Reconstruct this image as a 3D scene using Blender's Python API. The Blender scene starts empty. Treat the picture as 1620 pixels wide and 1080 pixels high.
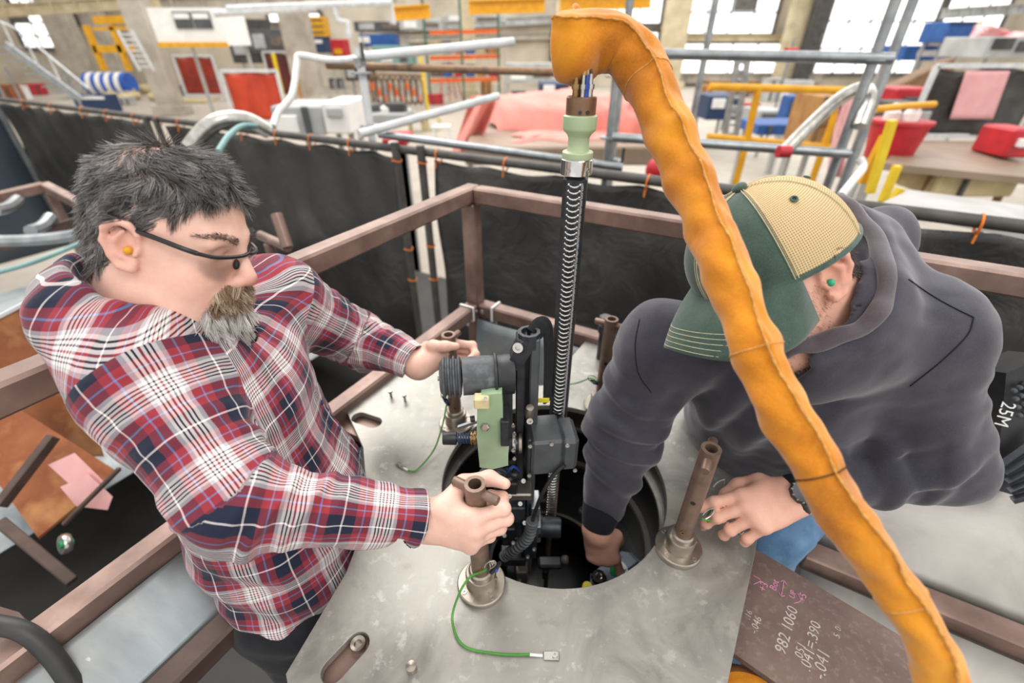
import bpy, bmesh, math, random
import numpy as np
from mathutils import Vector, Matrix, Euler
S = bpy.context.scene
COL = S.collection
# ------------------------------------------------------------------ camera
CH, PITCH, FPX = 0.85, math.radians(33.2), 720.0
cd = bpy.data.cameras.new('camera'); cam = bpy.data.objects.new('camera', cd); COL.objects.link(cam)
cam.location = (0, 0, CH); cam.rotation_euler = (math.pi/2 - PITCH, 0, 0)
cd.sensor_width = 36; cd.lens = FPX/1620*36; cd.clip_start = 0.02; cd.clip_end = 400
cd.dof.use_dof = True; cd.dof.focus_distance = 0.76; cd.dof.aperture_fstop = 2.2
S.camera = cam
# ------------------------------------------------------------------ light
w = bpy.data.worlds.new('world'); S.world = w; w.use_nodes = True
w.node_tree.nodes['Background'].inputs[0].default_value = (1.0, 0.985, 0.96, 1)
w.node_tree.nodes['Background'].inputs[1].default_value = 1.0
def area(name, loc, tgt, size, energy, col=(1, 1, 1)):
    l = bpy.data.lights.new(name, 'AREA'); l.shape = 'RECTANGLE'; l.size, l.size_y = size; l.energy = energy; l.color = col
    o = bpy.data.objects.new(name, l); COL.objects.link(o); o.location = loc
    o.rotation_euler = (Vector(tgt) - Vector(loc)).to_track_quat('-Z', 'Y').to_euler(); return o
area('hall_skylight', (-3, 5, 7), (0, .8, 0), (5, 5), 420, (1, .98, .95))
area('hall_fill_far', (2, 22, 10), (2, 22, 0), (40, 24), 4600, (1, .99, .97))  # added fill lamp overhead, brightens the far end of the hall
area('hall_skylight_rear', (3.5, -3, 7), (0.2, .8, 0), (4, 4), 210, (1, .98, .96))
S.view_settings.view_transform = 'Standard'; S.view_settings.look = 'None'
S.view_settings.exposure = 0.30; S.view_settings.gamma = 1; S.view_settings.use_curve_mapping = False
S.cycles.max_bounces = 6; S.cycles.diffuse_bounces = 3; S.cycles.glossy_bounces = 3; S.cycles.transparent_max_bounces = 16
S.cycles.caustics_reflective = False; S.cycles.caustics_refractive = False
# ------------------------------------------------------------------ photograph geometry: pixel -> place at a known height or distance
VF = np.array([0, math.cos(PITCH), -math.sin(PITCH)]); VU = np.array([0, math.sin(PITCH), math.cos(PITCH)])
VX = np.array([1., 0, 0]); VC = np.array([0, 0, CH])
def ray(px, py): return VX*(px-810)/FPX + VF + VU*(540-py)/FPX
def atz(px, py, z=0.): r = ray(px, py); return VC + r*(z-CH)/r[2]
def atd(px, py, d): return VC + ray(px, py)*d
def aty(px, py, y): r = ray(px, py); return VC + r*y/r[1]
def V(*a): return np.array(a[0] if len(a) == 1 else a, float)
def nrm(v): v = V(v); return v/max(np.linalg.norm(v), 1e-12)
D1 = nrm((.493, .87, 0)); D2 = nrm((.87, -.493, 0)); ZA = V(0, 0, 1)      # the frame's own two directions
# ------------------------------------------------------------------ materials
M = {}
def lin(c):
    if isinstance(c, str):
        c = [int(c[i:i+2], 16)/255 for i in (0, 2, 4)]
    return tuple(x/12.92 if x <= .04045 else ((x+.055)/1.055)**2.4 for x in c) + (1,)
class NT:
    def __init__(s, name):
        m = bpy.data.materials.new(name); m.use_nodes = True; s.m = m; s.t = m.node_tree; s.b = s.t.nodes['Principled BSDF']; M[name] = m
    def n(s, typ, **kw):
        o = s.t.nodes.new(typ)
        for k, v in kw.items():
            if k in o.inputs.keys(): o.inputs[k].default_value = v
            else: setattr(o, k, v)
        return o
    def l(s, a, b): s.t.links.new(a, b)
    def math(s, op, a, b=None, c=None):
        o = s.n('ShaderNodeMath', operation=op)
        for i, x in enumerate((a, b, c)):
            if x is None: continue
            if isinstance(x, (int, float)): o.inputs[i].default_value = x
            else: s.l(x, o.inputs[i])
        return o.outputs[0]
    def mix(s, f, a, b, bt='MIX'):
        o = s.n('ShaderNodeMix', data_type='RGBA', blend_type=bt)
        for i, x in ((0, f), (6, a), (7, b)):
            if isinstance(x, (int, float, tuple)): o.inputs[i].default_value = x
            else: s.l(x, o.inputs[i])
        return o.outputs[2]
    def ramp(s, fac, stops, interp='LINEAR'):
        o = s.n('ShaderNodeValToRGB'); r = o.color_ramp; r.interpolation = interp
        while len(r.elements) < len(stops): r.elements.new(.5)
        for e, (p, c) in zip(r.elements, stops): e.position = p; e.color = c if len(c) == 4 else tuple(c)+(1,)
        s.l(fac, o.inputs[0]); return o.outputs[0]
    def noise(s, scale, detail=4, rough=.55, vec=None, dist=0.):
        o = s.n('ShaderNodeTexNoise'); o.inputs['Scale'].default_value = scale; o.inputs['Detail'].default_value = detail
        o.inputs['Roughness'].default_value = rough; o.inputs['Distortion'].default_value = dist
        s.l(vec if vec is not None else s.co(), o.inputs['Vector']); return o.outputs['Fac']
    def co(s, which='Object'):
        if not hasattr(s, '_tc'): s._tc = s.n('ShaderNodeTexCoord')
        return s._tc.outputs[which]
    def attr(s, name):
        return s.n('ShaderNodeAttribute', attribute_name=name)
    def bump(s, h, strength=.3, dist=.002, prev=None):
        o = s.n('ShaderNodeBump'); o.inputs['Strength'].default_value = strength; o.inputs['Distance'].default_value = dist
        s.l(h, o.inputs['Height'])
        if prev is not None: s.l(prev, o.inputs['Normal'])
        s.l(o.outputs[0], s.b.inputs['Normal']); return o.outputs[0]
    def base(s, x, rough=.5, metal=0., spec=None):
        if isinstance(x, tuple): s.b.inputs['Base Color'].default_value = x
        else: s.l(x, s.b.inputs['Base Color'])
        s.b.inputs['Roughness'].default_value = rough; s.b.inputs['Metallic'].default_value = metal
        if spec is not None: s.b.inputs['Specular IOR Level'].default_value = spec
        return s
def pm(name, c1, c2=None, scale=20, rough=.5, metal=0., bump=0., bscale=None, c3=None, spec=None, lo=.35, hi=.65, detail=4):
    n = NT(name); c1 = lin(c1); c2 = lin(c2) if c2 else tuple(x*.8 for x in c1[:3])+(1,)
    f = n.noise(scale, detail)
    st = [(lo, c1), (hi, c2)]
    if c3: st = [(lo-.08, c1), ((lo+hi)/2, c2), (hi+.08, lin(c3))]
    n.base(n.ramp(f, st), rough, metal, spec)
    if bump: n.bump(n.noise(bscale or scale*3, 3), min(bump, 1), .002)
    return n.m
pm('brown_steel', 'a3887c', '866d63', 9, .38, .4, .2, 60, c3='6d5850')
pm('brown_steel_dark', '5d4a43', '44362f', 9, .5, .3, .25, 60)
pm('post_brown', '8a7263', '6e5a4e', 25, .45, .45, .1, 120)
pm('galv', 'a7abad', '8d9295', 14, .38, .75, .1, 60)
pm('galv_white', 'dfe1e2', 'c6cacc', 8, .45, .1, .05)
pm('rust_tube', '7c5b45', '96775c', 12, .6, .3, .2, 80, c3='5f5148')
pm('dark_tube', '57534f', '43403d', 10, .55, .2, .15, 60)
pm('steel_bright', 'c9c6c0', 'aaa7a0', 30, .28, .9, .03, 200)
pm('steel_warm', 'b5aca0', '978e83', 18, .33, .85, .06, 120)
pm('chrome', 'dcdcda', 'c4c4c2', 60, .16, 1., 0)
pm('black_plastic', '26282b', '1c1d20', 40, .42, 0, .05, 300)
pm('black_anod', '3a3d42', '2b2e33', 60, .38, .3, .05, 400)
pm('grey_box', '54575a', '484b4e', 30, .42, .1, .12, 500)
pm('rubber', '63676a', '474a4d', 22, .55, 0, .15, 90, c3='82868a')
pm('fibreglass', 'a8bf9d', '93ad89', 6, .34, 0, .04, 60, c3='bccdae')
pm('fibreglass_pale', 'b9c3a0', 'a6bb93', 9, .38, 0, .04, 60)
pm('brass', 'b08d5c', '8b6d48', 30, .32, .8, .03)
pm('bronze_brown', '8a6a52', '705441', 25, .35, .5, .05, 120)
pm('cream', 'e0d5a8', 'cfc293', 20, .5)
pm('white_plastic', 'e9e9e6', 'd8d8d4', 30, .45)
pm('white_paint', 'e4e4df', 'd2d2cc', 2, .6)
pm('orange_tie', 'e07a1c', 'c9650f', 30, .5)
pm('green_wire', '4f9a3a', '3c8029', 30, .35)
pm('blue_wire', '2b4fa8', '223f8a', 30, .35)
pm('blue_dark', '203a63', '18304f', 30, .5)
pm('velcro', '222326', '151618', 90, .95, 0, .6, 500)
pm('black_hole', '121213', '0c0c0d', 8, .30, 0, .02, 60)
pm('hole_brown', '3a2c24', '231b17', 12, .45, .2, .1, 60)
pm('device_grey', '6f7a86', '5c6672', 30, .5)
pm('yellow_dot', 'e8d63a', 'd9c52f', 30, .5)
pm('green_dot', '2f9c5c', '258049', 30, .4)
pm('yellow_paint', 'e3a70e', 'cf950c', 5, .45)
pm('yellow_pale', 'e8c81e', 'd6b412', 5, .45)
pm('orange_paint', 'e0641e', 'c95312', 5, .5)
pm('red_paint', 'c92531', 'a81c28', 5, .45)
pm('blue_paint', '2a5fa8', '214c88', 5, .5)
pm('teal_hose', '7fa5a3', '6b918f', 10, .5)
pm('rust_sheet', 'a8663a', '8a4c28', 6, .6, .15, .15, 40, c3='c08a55')
pm('pink_paper', 'edb7b4', 'e5a6a4', 10, .7)
pm('rope', 'cfc5a4', 'b3a888', 60, .9, 0, .5, 200)
pm('hose_black', '3a3a3a', '2c2c2c', 20, .5, 0, .1, 100)
pm('chalk_white', 'c2b8b0', 'aba098', 60, .9)
pm('chalk_pink', 'd893b6', 'c880a5', 60, .9)
pm('ink_black', '2c2422', '241d1b', 60, .8)
# ------------------------------------------------------------------ mesh builder
def frame_of(d):
    d = nrm(d); a = V(0, 0, 1) if abs(d[2]) < .9 else V(1, 0, 0)
    u = nrm(np.cross(a, d)); return u, np.cross(d, u), d
def rz(a): c, s = math.cos(a), math.sin(a); return np.array([[c, -s, 0], [s, c, 0], [0, 0, 1]])
RF = np.array([D2, D1, ZA]).T            # local x along D2, local y along D1
class MB:
    def __init__(s): s.v = []; s.f = []; s.mi = []; s.cur = 0
    def add(s, vs, fs):
        o = len(s.v); s.v.extend([tuple(map(float, p)) for p in vs]); s.f.extend([tuple(i+o for i in f) for f in fs]); s.mi.extend([s.cur]*len(fs)); return s
    def box(s, c, size, R=None, bev=0.):
        hx, hy, hz = [x/2 for x in size]; c = V(c); R = np.eye(3) if R is None else np.asarray(R)
        if bev <= 0:
            vs = [c + R@V(x*hx, y*hy, z*hz) for x in (-1, 1) for y in (-1, 1) for z in (-1, 1)]
            return s.add(vs, [(0, 1, 3, 2), (4, 6, 7, 5), (0, 4, 5, 1), (2, 3, 7, 6), (0, 2, 6, 4), (1, 5, 7, 3)])
        b = min(bev, hx*.98, hy*.98, hz*.98); h = (hx, hy, hz); vs = []; idx = {}
        for ax in range(3):
            for sx in (-1, 1):
                for sy in (-1, 1):
                    for sz in (-1, 1):
                        sg = (sx, sy, sz); p = [sg[i]*(h[i] - (0 if i == ax else b)) for i in range(3)]
                        idx[(ax,)+sg] = len(vs); vs.append(c + R@V(p))
        fs = []
        def q(l, nrmal):
            p = [np.linalg.inv(R)@(vs[i]-c) for i in l]; n = np.cross(p[1]-p[0], p[2]-p[0])
            fs.append(tuple(l) if n@V(nrmal) > 0 else tuple(l[::-1]))
        for ax in range(3):
            o = [i for i in range(3) if i != ax]
            for sg in (-1, 1):
                l = []
                for a_, b_ in ((-1, -1), (1, -1), (1, 1), (-1, 1)):
                    k = [0, 0, 0]; k[ax] = sg; k[o[0]] = a_; k[o[1]] = b_; l.append(idx[(ax,)+tuple(k)])
                n = [0, 0, 0]; n[ax] = sg; q(l, n)
            for a_ in (-1, 1):
                for b_ in (-1, 1):     # edge along ax
                    k0 = [0]*3; k0[o[0]] = a_; k0[o[1]] = b_; k1 = k0[:]; k0[ax] = -1; k1[ax] = 1
                    n = [0]*3; n[o[0]] = a_; n[o[1]] = b_
                    q([idx[(o[0],)+tuple(k0)], idx[(o[0],)+tuple(k1)], idx[(o[1],)+tuple(k1)], idx[(o[1],)+tuple(k0)]], n)
        for sx in (-1, 1):
            for sy in (-1, 1):
                for sz in (-1, 1): q([idx[(a, sx, sy, sz)] for a in range(3)], (sx, sy, sz))
        return s.add(vs, fs)
    def tube(s, path, r, n=10, caps=True, squash=None, up=None):
        P = [V(p) for p in path]; m = len(P); rr = [r]*m if np.isscalar(r) else list(r)
        T = [nrm(P[min(i+1, m-1)] - P[max(i-1, 0)]) for i in range(m)]
        u, v, _ = frame_of(T[0])
        if up is not None: v = nrm(V(up) - T[0]*(V(up)@T[0])); u = np.cross(v, T[0])
        vs = []
        for i in range(m):
            u = nrm(u - T[i]*(u@T[i])); v = np.cross(T[i], u)
            for k in range(n):
                a = 2*math.pi*k/n; q = 1. if squash is None else squash
                vs.append(P[i] + rr[i]*(u*math.cos(a) + v*math.sin(a)*q))
        fs = [(i*n+k, i*n+(k+1) % n, (i+1)*n+(k+1) % n, (i+1)*n+k) for i in range(m-1) for k in range(n)]
        if caps: fs += [tuple(range(n))[::-1], tuple(range((m-1)*n, m*n))]
        return s.add(vs, fs)
    def cyl(s, p0, p1, r, r1=None, n=16, caps=True): return s.tube([p0, p1], [r, r if r1 is None else r1], n, caps)
    def lathe(s, p0, axis, prof, n=24, caps=True):
        u, v, d = frame_of(axis); p0 = V(p0); vs = []; m = len(prof)
        for r, h in prof:
            for k in range(n):
                a = 2*math.pi*k/n; vs.append(p0 + d*h + max(r, 1e-5)*(u*math.cos(a) + v*math.sin(a)))
        fs = [(i*n+k, i*n+(k+1) % n, (i+1)*n+(k+1) % n, (i+1)*n+k) for i in range(m-1) for k in range(n)]
        if caps:
            fs += [tuple(range(n))[::-1], tuple(range((m-1)*n, m*n))]
        return s.add(vs, fs)
    def pipe(s, p0, p1, ro, ri, n=20):        # open tube with a wall
        d = np.linalg.norm(V(p1)-V(p0)); return s.lathe(p0, V(p1)-V(p0), [(ri, 0), (ro, 0), (ro, d), (ri, d), (ri, 0)], n, False)
    def sph(s, c, r, nu=14, nv=9, R=None):
        r = (r, r, r) if np.isscalar(r) else r; R = np.eye(3) if R is None else np.asarray(R); vs = [V(c)+R@V(0, 0, -r[2])]
        for j in range(1, nv):
            t = math.pi*j/nv
            for i in range(nu):
                a = 2*math.pi*i/nu; vs.append(V(c)+R@V(r[0]*math.sin(t)*math.cos(a), r[1]*math.sin(t)*math.sin(a), -r[2]*math.cos(t)))
        vs.append(V(c)+R@V(0, 0, r[2])); L = len(vs)-1; fs = []
        for i in range(nu):
            fs.append((0, 1+(i+1) % nu, 1+i)); fs.append((L, L-nu+i, L-nu+(i+1) % nu))
        for j in range(nv-2):
            for i in range(nu): a = 1+j*nu; fs.append((a+i, a+(i+1) % nu, a+nu+(i+1) % nu, a+nu+i))
        return s.add(vs, fs)
    def prism(s, pts, off):                   # polygon (3D points) extruded by vector off
        n = len(pts); P = [V(p) for p in pts]; o = V(off)
        nv = sum((np.cross(P[i]-P[0], P[(i+1) % n]-P[0]) for i in range(n)), V(0, 0, 0))
        if nv@o > 0: P = P[::-1]
        vs = P+[p+o for p in P]
        fs = [tuple(range(n)), tuple(range(n, 2*n))[::-1]] + [((i+1) % n, i, n+i, n+(i+1) % n) for i in range(n)]
        return s.add(vs, fs)
    def bar(s, a, b, w_, h_, up=(0, 0, 1), bev=0.):     # rectangular bar between two points
        a, b = V(a), V(b); d = nrm(b-a); u = nrm(np.cross(d, V(up))); v = np.cross(u, d)
        return s.box((a+b)/2, (np.linalg.norm(b-a), w_, h_), np.array([d, u, v]).T, bev)
    def grid(s, fn, nu, nv, closed_u=False):
        vs = [fn(i/(nu-1 if not closed_u else nu), j/(nv-1)) for j in range(nv) for i in range(nu)]
        fs = [(j*nu+i, j*nu+(i+1) % nu, (j+1)*nu+(i+1) % nu, (j+1)*nu+i) for j in range(nv-1) for i in range(nu if closed_u else nu-1)]
        return s.add(vs, fs)
    def mesh(s, name, smooth=35):
        me = bpy.data.meshes.new(name); me.from_pydata(s.v, [], s.f); me.validate()
        if smooth:
            me.polygons.foreach_set('use_smooth', [True]*len(me.polygons)); me.set_sharp_from_angle(angle=math.radians(smooth))
        if any(s.mi): me.polygons.foreach_set('material_index', s.mi)
        return me
def obj(name, g, mat, parent=None, smooth=35, **props):
    me = g.mesh(name, smooth) if isinstance(g, MB) else g
    o = bpy.data.objects.new(name, me); COL.objects.link(o)
    if isinstance(g, MB) and parent is None and len(me.vertices):      # origin at the thing's base
        co = np.array(g.v); c = V(*((co.min(0)+co.max(0))/2)); c[2] = co[:, 2].min()
        me.transform(Matrix.Translation(-Vector(c))); o.location = c
    for m_ in (mat if isinstance(mat, (list, tuple)) else [mat]): me.materials.append(M[m_])
    if parent is not None:
        o.parent = parent; o.matrix_parent_inverse = parent_inv(parent)
    for k, v_ in props.items(): o[k] = v_
    return o
def parent_inv(p):                            # things are never rotated, parts are built in world coordinates
    return Matrix.Identity(4) if p.parent is not None else Matrix.Translation(-p.location)
def thing(name, loc, label, category, group=None):
    o = bpy.data.objects.new(name, None); o.empty_display_size = .05; COL.objects.link(o); o.location = [float(x) for x in loc]
    o['label'] = label; o['category'] = category
    if group: o['group'] = group
    return o
def tag(o, label, category, group=None):
    o['label'] = label; o['category'] = category
    if group: o['group'] = group
    return o
def struct(o): o['kind'] = 'structure'; return o
def solidify(o, t, off=-1.):
    m = o.modifiers.new('thick', 'SOLIDIFY'); m.thickness = t; m.offset = off; return o
def spline(pts, n=8):                        # Catmull-Rom through points
    P = [V(p) for p in pts]; P = [2*P[0]-P[1]] + P + [2*P[-1]-P[-2]]; out = []
    for i in range(1, len(P)-2):
        for k in range(n):
            t = k/n; a, b, c, d = P[i-1:i+3]
            out.append(.5*((2*b)+(c-a)*t+(2*a-5*b+4*c-d)*t*t+(3*b-a-3*c+d)*t**3))
    out.append(P[-2]); return out
def text(name, body, size, loc, R, mat, parent, thick=.0003, **props):
    c = bpy.data.curves.new(name, 'FONT'); c.body = body; c.size = size; c.extrude = thick; c.resolution_u = 2; c.align_x = 'CENTER'; c.align_y = 'CENTER'
    t = bpy.data.objects.new(name, c); COL.objects.link(t)
    me = bpy.data.meshes.new_from_object(t); bpy.data.objects.remove(t); bpy.data.curves.remove(c)
    m4 = Matrix(np.vstack([np.column_stack([np.asarray(R), V(loc)]), [0, 0, 0, 1]]).tolist()); me.transform(m4)
    return obj(name, me, mat, parent, **props)
# ------------------------------------------------------------------ shop floor and deck
FZ = -1.75                                   # shop floor
n = NT('concrete'); f1 = n.noise(.35, 5); f2 = n.noise(3., 4)
n.base(n.mix(n.ramp(f2, [(.3, (0, 0, 0)), (.75, (.5, .5, .5))]), n.ramp(f1, [(.3, lin('bfb6a8')), (.7, lin('a99f92'))]), lin('8f8377')), .5); n.bump(n.noise(30), .1)
struct(obj('floor', MB().box((4, 24, FZ-.1), (90, 60, .2)), 'concrete'))
n = NT('deck_sheet'); f1 = n.noise(2.2, 6, .6, dist=1.2); f2 = n.noise(9, 5)
n.base(n.mix(n.ramp(f2, [(.4, (0, 0, 0)), (.8, (.45, .45, .45))]), n.ramp(f1, [(.34, lin('77828a')), (.5, lin('98a0a3')), (.66, lin('b9bcba'))]), lin('8a8378')), .45, .25)
n.bump(n.noise(6, 3), .35, .01)
n = NT('deck_sheet_warm'); f1 = n.noise(2.6, 6, .6, dist=1.2)
n.base(n.ramp(f1, [(.32, lin('8a857f')), (.5, lin('a19c96')), (.68, lin('b6b2ac'))]), .45, .25); n.bump(n.noise(6, 3), .3, .01)
DZ = -.42                                    # level of the deck sheets the men stand between
def onD(p, a, b): return V(p) + D2*a + D1*b
CN = V(-.14, 1.55, 0)                        # corner of the guard frame
# deck sheets: laid between the joists, each slightly uneven
def sheet(name, p, a0, a1, b0, b1, z, mat, label, cat='deck sheet', sag=.012):
    g = MB(); rng = random.Random(name+label); ph = [rng.uniform(0, 6) for _ in range(4)]
    def fn(u, v):
        q = onD(p, a0+(a1-a0)*u, b0+(b1-b0)*v); q[2] = z + sag*(math.sin(5*u+ph[0])*math.sin(4*v+ph[1]) - .4*math.cos(9*u*v+ph[2])); return q
    g.grid(fn, 14, 14); o = obj(name, g, mat, None, 60); solidify(o, .004); return tag(o, label, cat)
def skirt(p0, p1, p2, p3, mat, label, sag=.01):        # a sheet hung between two rails: corners in order
    g = MB(); rng = random.Random(label); ph = [rng.uniform(0, 6) for _ in range(4)]; p0, p1, p2, p3 = map(V, (p0, p1, p2, p3)); nn = nrm(np.cross(p1-p0, p3-p0))
    g.grid(lambda u, v: (p0*(1-u)+p1*u)*(1-v)+(p3*(1-u)+p2*u)*v + nn*sag*(math.sin(6*u+ph[0])*math.sin(5*v+ph[1])+.6*math.sin(11*u+4*v+ph[2])), 18, 14)
    o = obj('cover_sheet', g, mat, None, 60); solidify(o, .003); return tag(o, label, 'cover sheet', 'grey cover sheets tied to the guard frame')
def cz(a, b, z): return onD(CN, a, b)+V(0, 0, z)
skirt(cz(.03, -1.13, -.02), cz(.03, -2.3, -.02), cz(.16, -2.3, -.08), cz(.16, -1.13, -.08), 'deck_sheet', 'cloudy grey cover sheet under the left brown rail at bottom left')
skirt(cz(.03, -.03, -.03), cz(.75, -.03, -.03), cz(.75, -.12, -.6), cz(.03, -.12, -.6), 'deck_sheet', 'grey cover sheet hanging in the corner behind the steel plate')
skirt(cz(1.2, -.04, -.03), cz(2.9, -.04, -.03), cz(2.9, -.27, -.24), cz(1.2, -.27, -.24), 'deck_sheet_warm', 'grey cover sheet sloping below the right rail behind the hooded man', .006)
skirt(cz(1.2, -.36, -.26), cz(2.9, -.36, -.26), cz(2.9, -1.5, -.6), cz(1.2, -1.5, -.6), 'deck_sheet_warm', 'lowest grey cover sheet at bottom right beyond the leather sleeve', .006)
tag(obj('joist', MB().bar(cz(1.2, -.315, -.25), cz(2.9, -.315, -.25), .06, .05, bev=.004), 'brown_steel'), 'brown steel joist between the two grey sheets at lower right', 'joist')
sheet('deck_sheet', CN, -3.6, -1.1, -1.6, .5, -.62, 'deck_sheet', 'bluish grey sheet on the deck behind the plaid-shirted man')
pm('pit_floor', '3a3835', '2c2a28', 3, .7, 0, .2, 30)
struct(obj('floor', MB().box(onD(CN, -.4, -1.2)+V(0, 0, -1.16), (8, 6.4, .1), RF), 'pit_floor'))
# ------------------------------------------------------------------ guard frame: two runs of square tube at two heights, and the corner post
RT = .052
fr = thing('guard_frame', CN+V(0, 0, -1.1), 'brown square-tube guard frame with corner post behind the steel plate', 'guard rail')
zt, za = .43, .0
obj('post', MB().box(CN+V(0, 0, -.35), (RT, RT, 1.5), RF, .006), 'brown_steel', fr)
def rail(z, d, l, nm='rail', mat='brown_steel', s0=.0, par=fr): return obj(nm, MB().bar(CN+V(0, 0, z)+d*s0, CN+V(0, 0, z)+d*l, RT, RT, bev=.006), mat, par)
rail(zt, -D1, 2.6, s0=-RT/2); rail(zt, D2, 2.9, s0=RT/2); rail(za, -D1, 2.3, s0=RT/2); rail(za, D2, 2.9, s0=RT/2)
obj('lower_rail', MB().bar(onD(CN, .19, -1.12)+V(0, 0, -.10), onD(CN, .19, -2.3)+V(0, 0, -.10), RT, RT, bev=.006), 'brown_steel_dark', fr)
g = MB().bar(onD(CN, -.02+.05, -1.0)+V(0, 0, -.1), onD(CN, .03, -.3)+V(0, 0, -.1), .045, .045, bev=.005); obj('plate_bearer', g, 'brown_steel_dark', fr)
for (dd, t, z) in ((-D1, .06, za), (D2, .09, za), (-D1, 1.85, za), (-D1, 2.02, za), (D2, 1.0, za)):
    g = MB(); u, v, d_ = frame_of(dd); p = CN+V(0, 0, z)+dd*t; h = RT/2+.003
    sq = [p+u*h+v*h, p-u*h+v*h, p-u*h-v*h, p+u*h-v*h, p+u*h+v*h]
    for a, b in zip(sq[:-1], sq[1:]): g.bar(a, b, .009, .002, up=nrm((a+b)/2-p))
    g.box(p+V(0, 0, -h-.012), (.009, .005, .03)); obj('cable_tie', g, 'white_plastic', fr)
for (dd, t) in ((-D1, .035), (D2, .045), (-D1, 1.95), (-D1, 2.12)):
    p = CN+dd*t; q = np.cross(dd, ZA); q = q if q[1] < 0 else -q
    g = MB(); g.lathe(p+q*RT/2, q, [(.0, 0), (.010, 0), (.010, .002), (.006, .002), (.006, .006), (0, .006)], 12, False); obj('bolt', g, 'steel_bright', fr)
FR_L = np.array([-D1, np.cross(ZA, -D1), ZA]).T      # writing on the left rails, read from inside
q = np.cross(ZA, -D1); q = q if q@V(1, -1, 0) > 0 else -q
Rw = np.array([D1, ZA, np.cross(D1, ZA)]).T
text('rail_writing', '2x2', .034, CN+V(0, 0, zt)-D1*1.665+np.cross(D1, ZA)*(RT/2+.0006), Rw, 'ink_black', fr)
text('rail_writing', '310', .03, CN-D1*1.80+ZA*(RT/2+.0006), np.array([D1, np.cross(ZA, D1), ZA]).T, 'chalk_white', fr)
text('rail_writing', '5   2', .03, CN+V(0, 0, zt)+D2*1.42+ZA*(RT/2+.0006), np.array([D2, np.cross(ZA, D2), ZA]).T, 'chalk_white', fr)
# stub rail and handle behind the plaid man
st = thing('stub_rail', atz(445, 385, .1), 'short brown tube with an upright handle beside the black tarpaulin', 'rail')
a = atd(412, 372, 1.75); b = atd(455, 391, 1.62); c = atd(437, 338, 1.6)
obj('tube', MB().tube([a, b], .018, 12), 'brown_steel', st); obj('handle', MB().tube([b, c], .02, 12), 'brown_steel', st)
obj('leg', MB().tube([atd(425, 385, 1.70), atd(440, 420, 1.75)+V(0, 0, -.3)], .018, 12), 'brown_steel', st)
# far-left lower guard frame with ropes
lf = thing('guard_frame', atd(70, 400, 3.0), 'second brown guard frame with ropes at the left edge beside the blue-grey screen', 'guard rail')
A = atd(-60, 326, 2.7); B = atd(72, 295, 3.0); C_ = atd(180, 350, 2.75)
for p, q in ((A, B), (B, C_)): obj('rail', MB().bar(p, q, .06, .06, bev=.006), 'brown_steel', lf)
for p in (B, B*.5+C_*.5): obj('post', MB().box(p+V(0, 0, -.5), (.05, .05, 1.0), RF, .005), 'brown_steel', lf)
obj('rail', MB().bar(atd(-30, 400, 2.6), atd(140, 345, 2.6), .05, .05), 'brown_steel_dark', lf)
for p, q in (((-10, 333, 2.5), (28, 315, 2.8)), ((48, 365, 2.4), (80, 343, 2.6)), ((-10, 381, 2.3), (150, 366, 2.4))):
    g = MB(); p, q = atd(*p), atd(*q); g.tube([p*(1-t)+q*t+V(0, 0, -.015*math.sin(math.pi*t)) for t in np.linspace(0, 1, 9)], .010 if p[2] > .2 else .03, 8); obj('rope' if p[2] > .2 else 'crossbar', g, 'rope' if p[2] > .2 else 'galv', lf)
tag(obj('hose', MB().tube(spline([atd(-15, 434, 2.0), atd(60, 412, 2.1), atd(150, 375, 2.3)]), .011, 8), 'teal_hose'), 'thin teal hose crossing behind the plaid man at left', 'hose')
# rust sheet with pink papers, leaning frame bits at left
g = MB(); A = atd(-40, 520, 1.7); B = atd(78, 460, 1.75); C_ = atd(98, 505, 1.68); D_ = atd(160, 720, 1.9); E_ = atd(-60, 720, 1.8)
g.prism([A, B, C_, D_, E_], V(.004, .004, -.012)); tag(obj('rust_sheet', g, 'rust_sheet'), 'rust-orange steel sheet leaning behind the plaid man', 'steel sheet')
g = MB(); g.bar(A, B, .02, .012); tag(obj('edge_trim', g, 'galv_white'), 'white edge strip along the top of the rust sheet', 'strip')
g = MB(); A = atd(-50, 700, 1.65); B = atd(20, 640, 1.72); C_ = atd(185, 745, 1.75); D_ = atd(60, 850, 1.6); g.prism([A, B, C_, D_], V(0, 0, -.01))
tag(obj('rust_sheet', g, 'rust_sheet'), 'rust-orange steel sheet lying flat under the pink papers', 'steel sheet')
for k, pts in enumerate((((76, 735), (118, 716), (165, 762), (128, 782)), ((95, 770), (140, 750), (178, 785), (170, 806), (120, 800)))):
    g = MB(); g.prism([atd(x, y, 1.58-.01*k) for x, y in pts], V(0, 0, -.002)); o = obj('pink_paper', g, 'pink_paper')
    tag(o, ('upper' if k == 0 else 'lower')+' pink paper sheet lying on the rust plate at left', 'paper', 'pink papers on the rust plate')
g = MB(); 
for a, b, r in (((0, 800, 1.5), (85, 690, 1.6), .02), ((0, 825, 1.45), (115, 920, 1.45), .02), ((100, 830, 1.5), (190, 740, 1.55), .009)):
    o = obj('brace', MB().bar(atd(*a), atd(*b), r*1.6, r*1.6, bev=.003), 'brown_steel_dark'); tag(o, {.02: 'brown angle brace under the left rail near the rust plate', .009: 'thin brown rod beside the pink papers'}[r] + (', lower one' if a[1] == 825 else ''), 'brace')
o = thing('caster', atd(92, 868, 1.5), 'small steel caster wheel under the left brown rail', 'caster')
obj('wheel', MB().lathe(atd(96, 862, 1.5), VX*.5+VF, [(.012, 0), (.03, 0), (.033, .006), (.033, .016), (.03, .022), (.012, .022)], 20), 'steel_bright', o); obj('hub', MB().lathe(atd(96, 862, 1.49), VX*.5+VF, [(.0, -.004), (.012, -.004), (.012, .03), (0, .03)], 12, False), 'green_dot', o)
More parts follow.
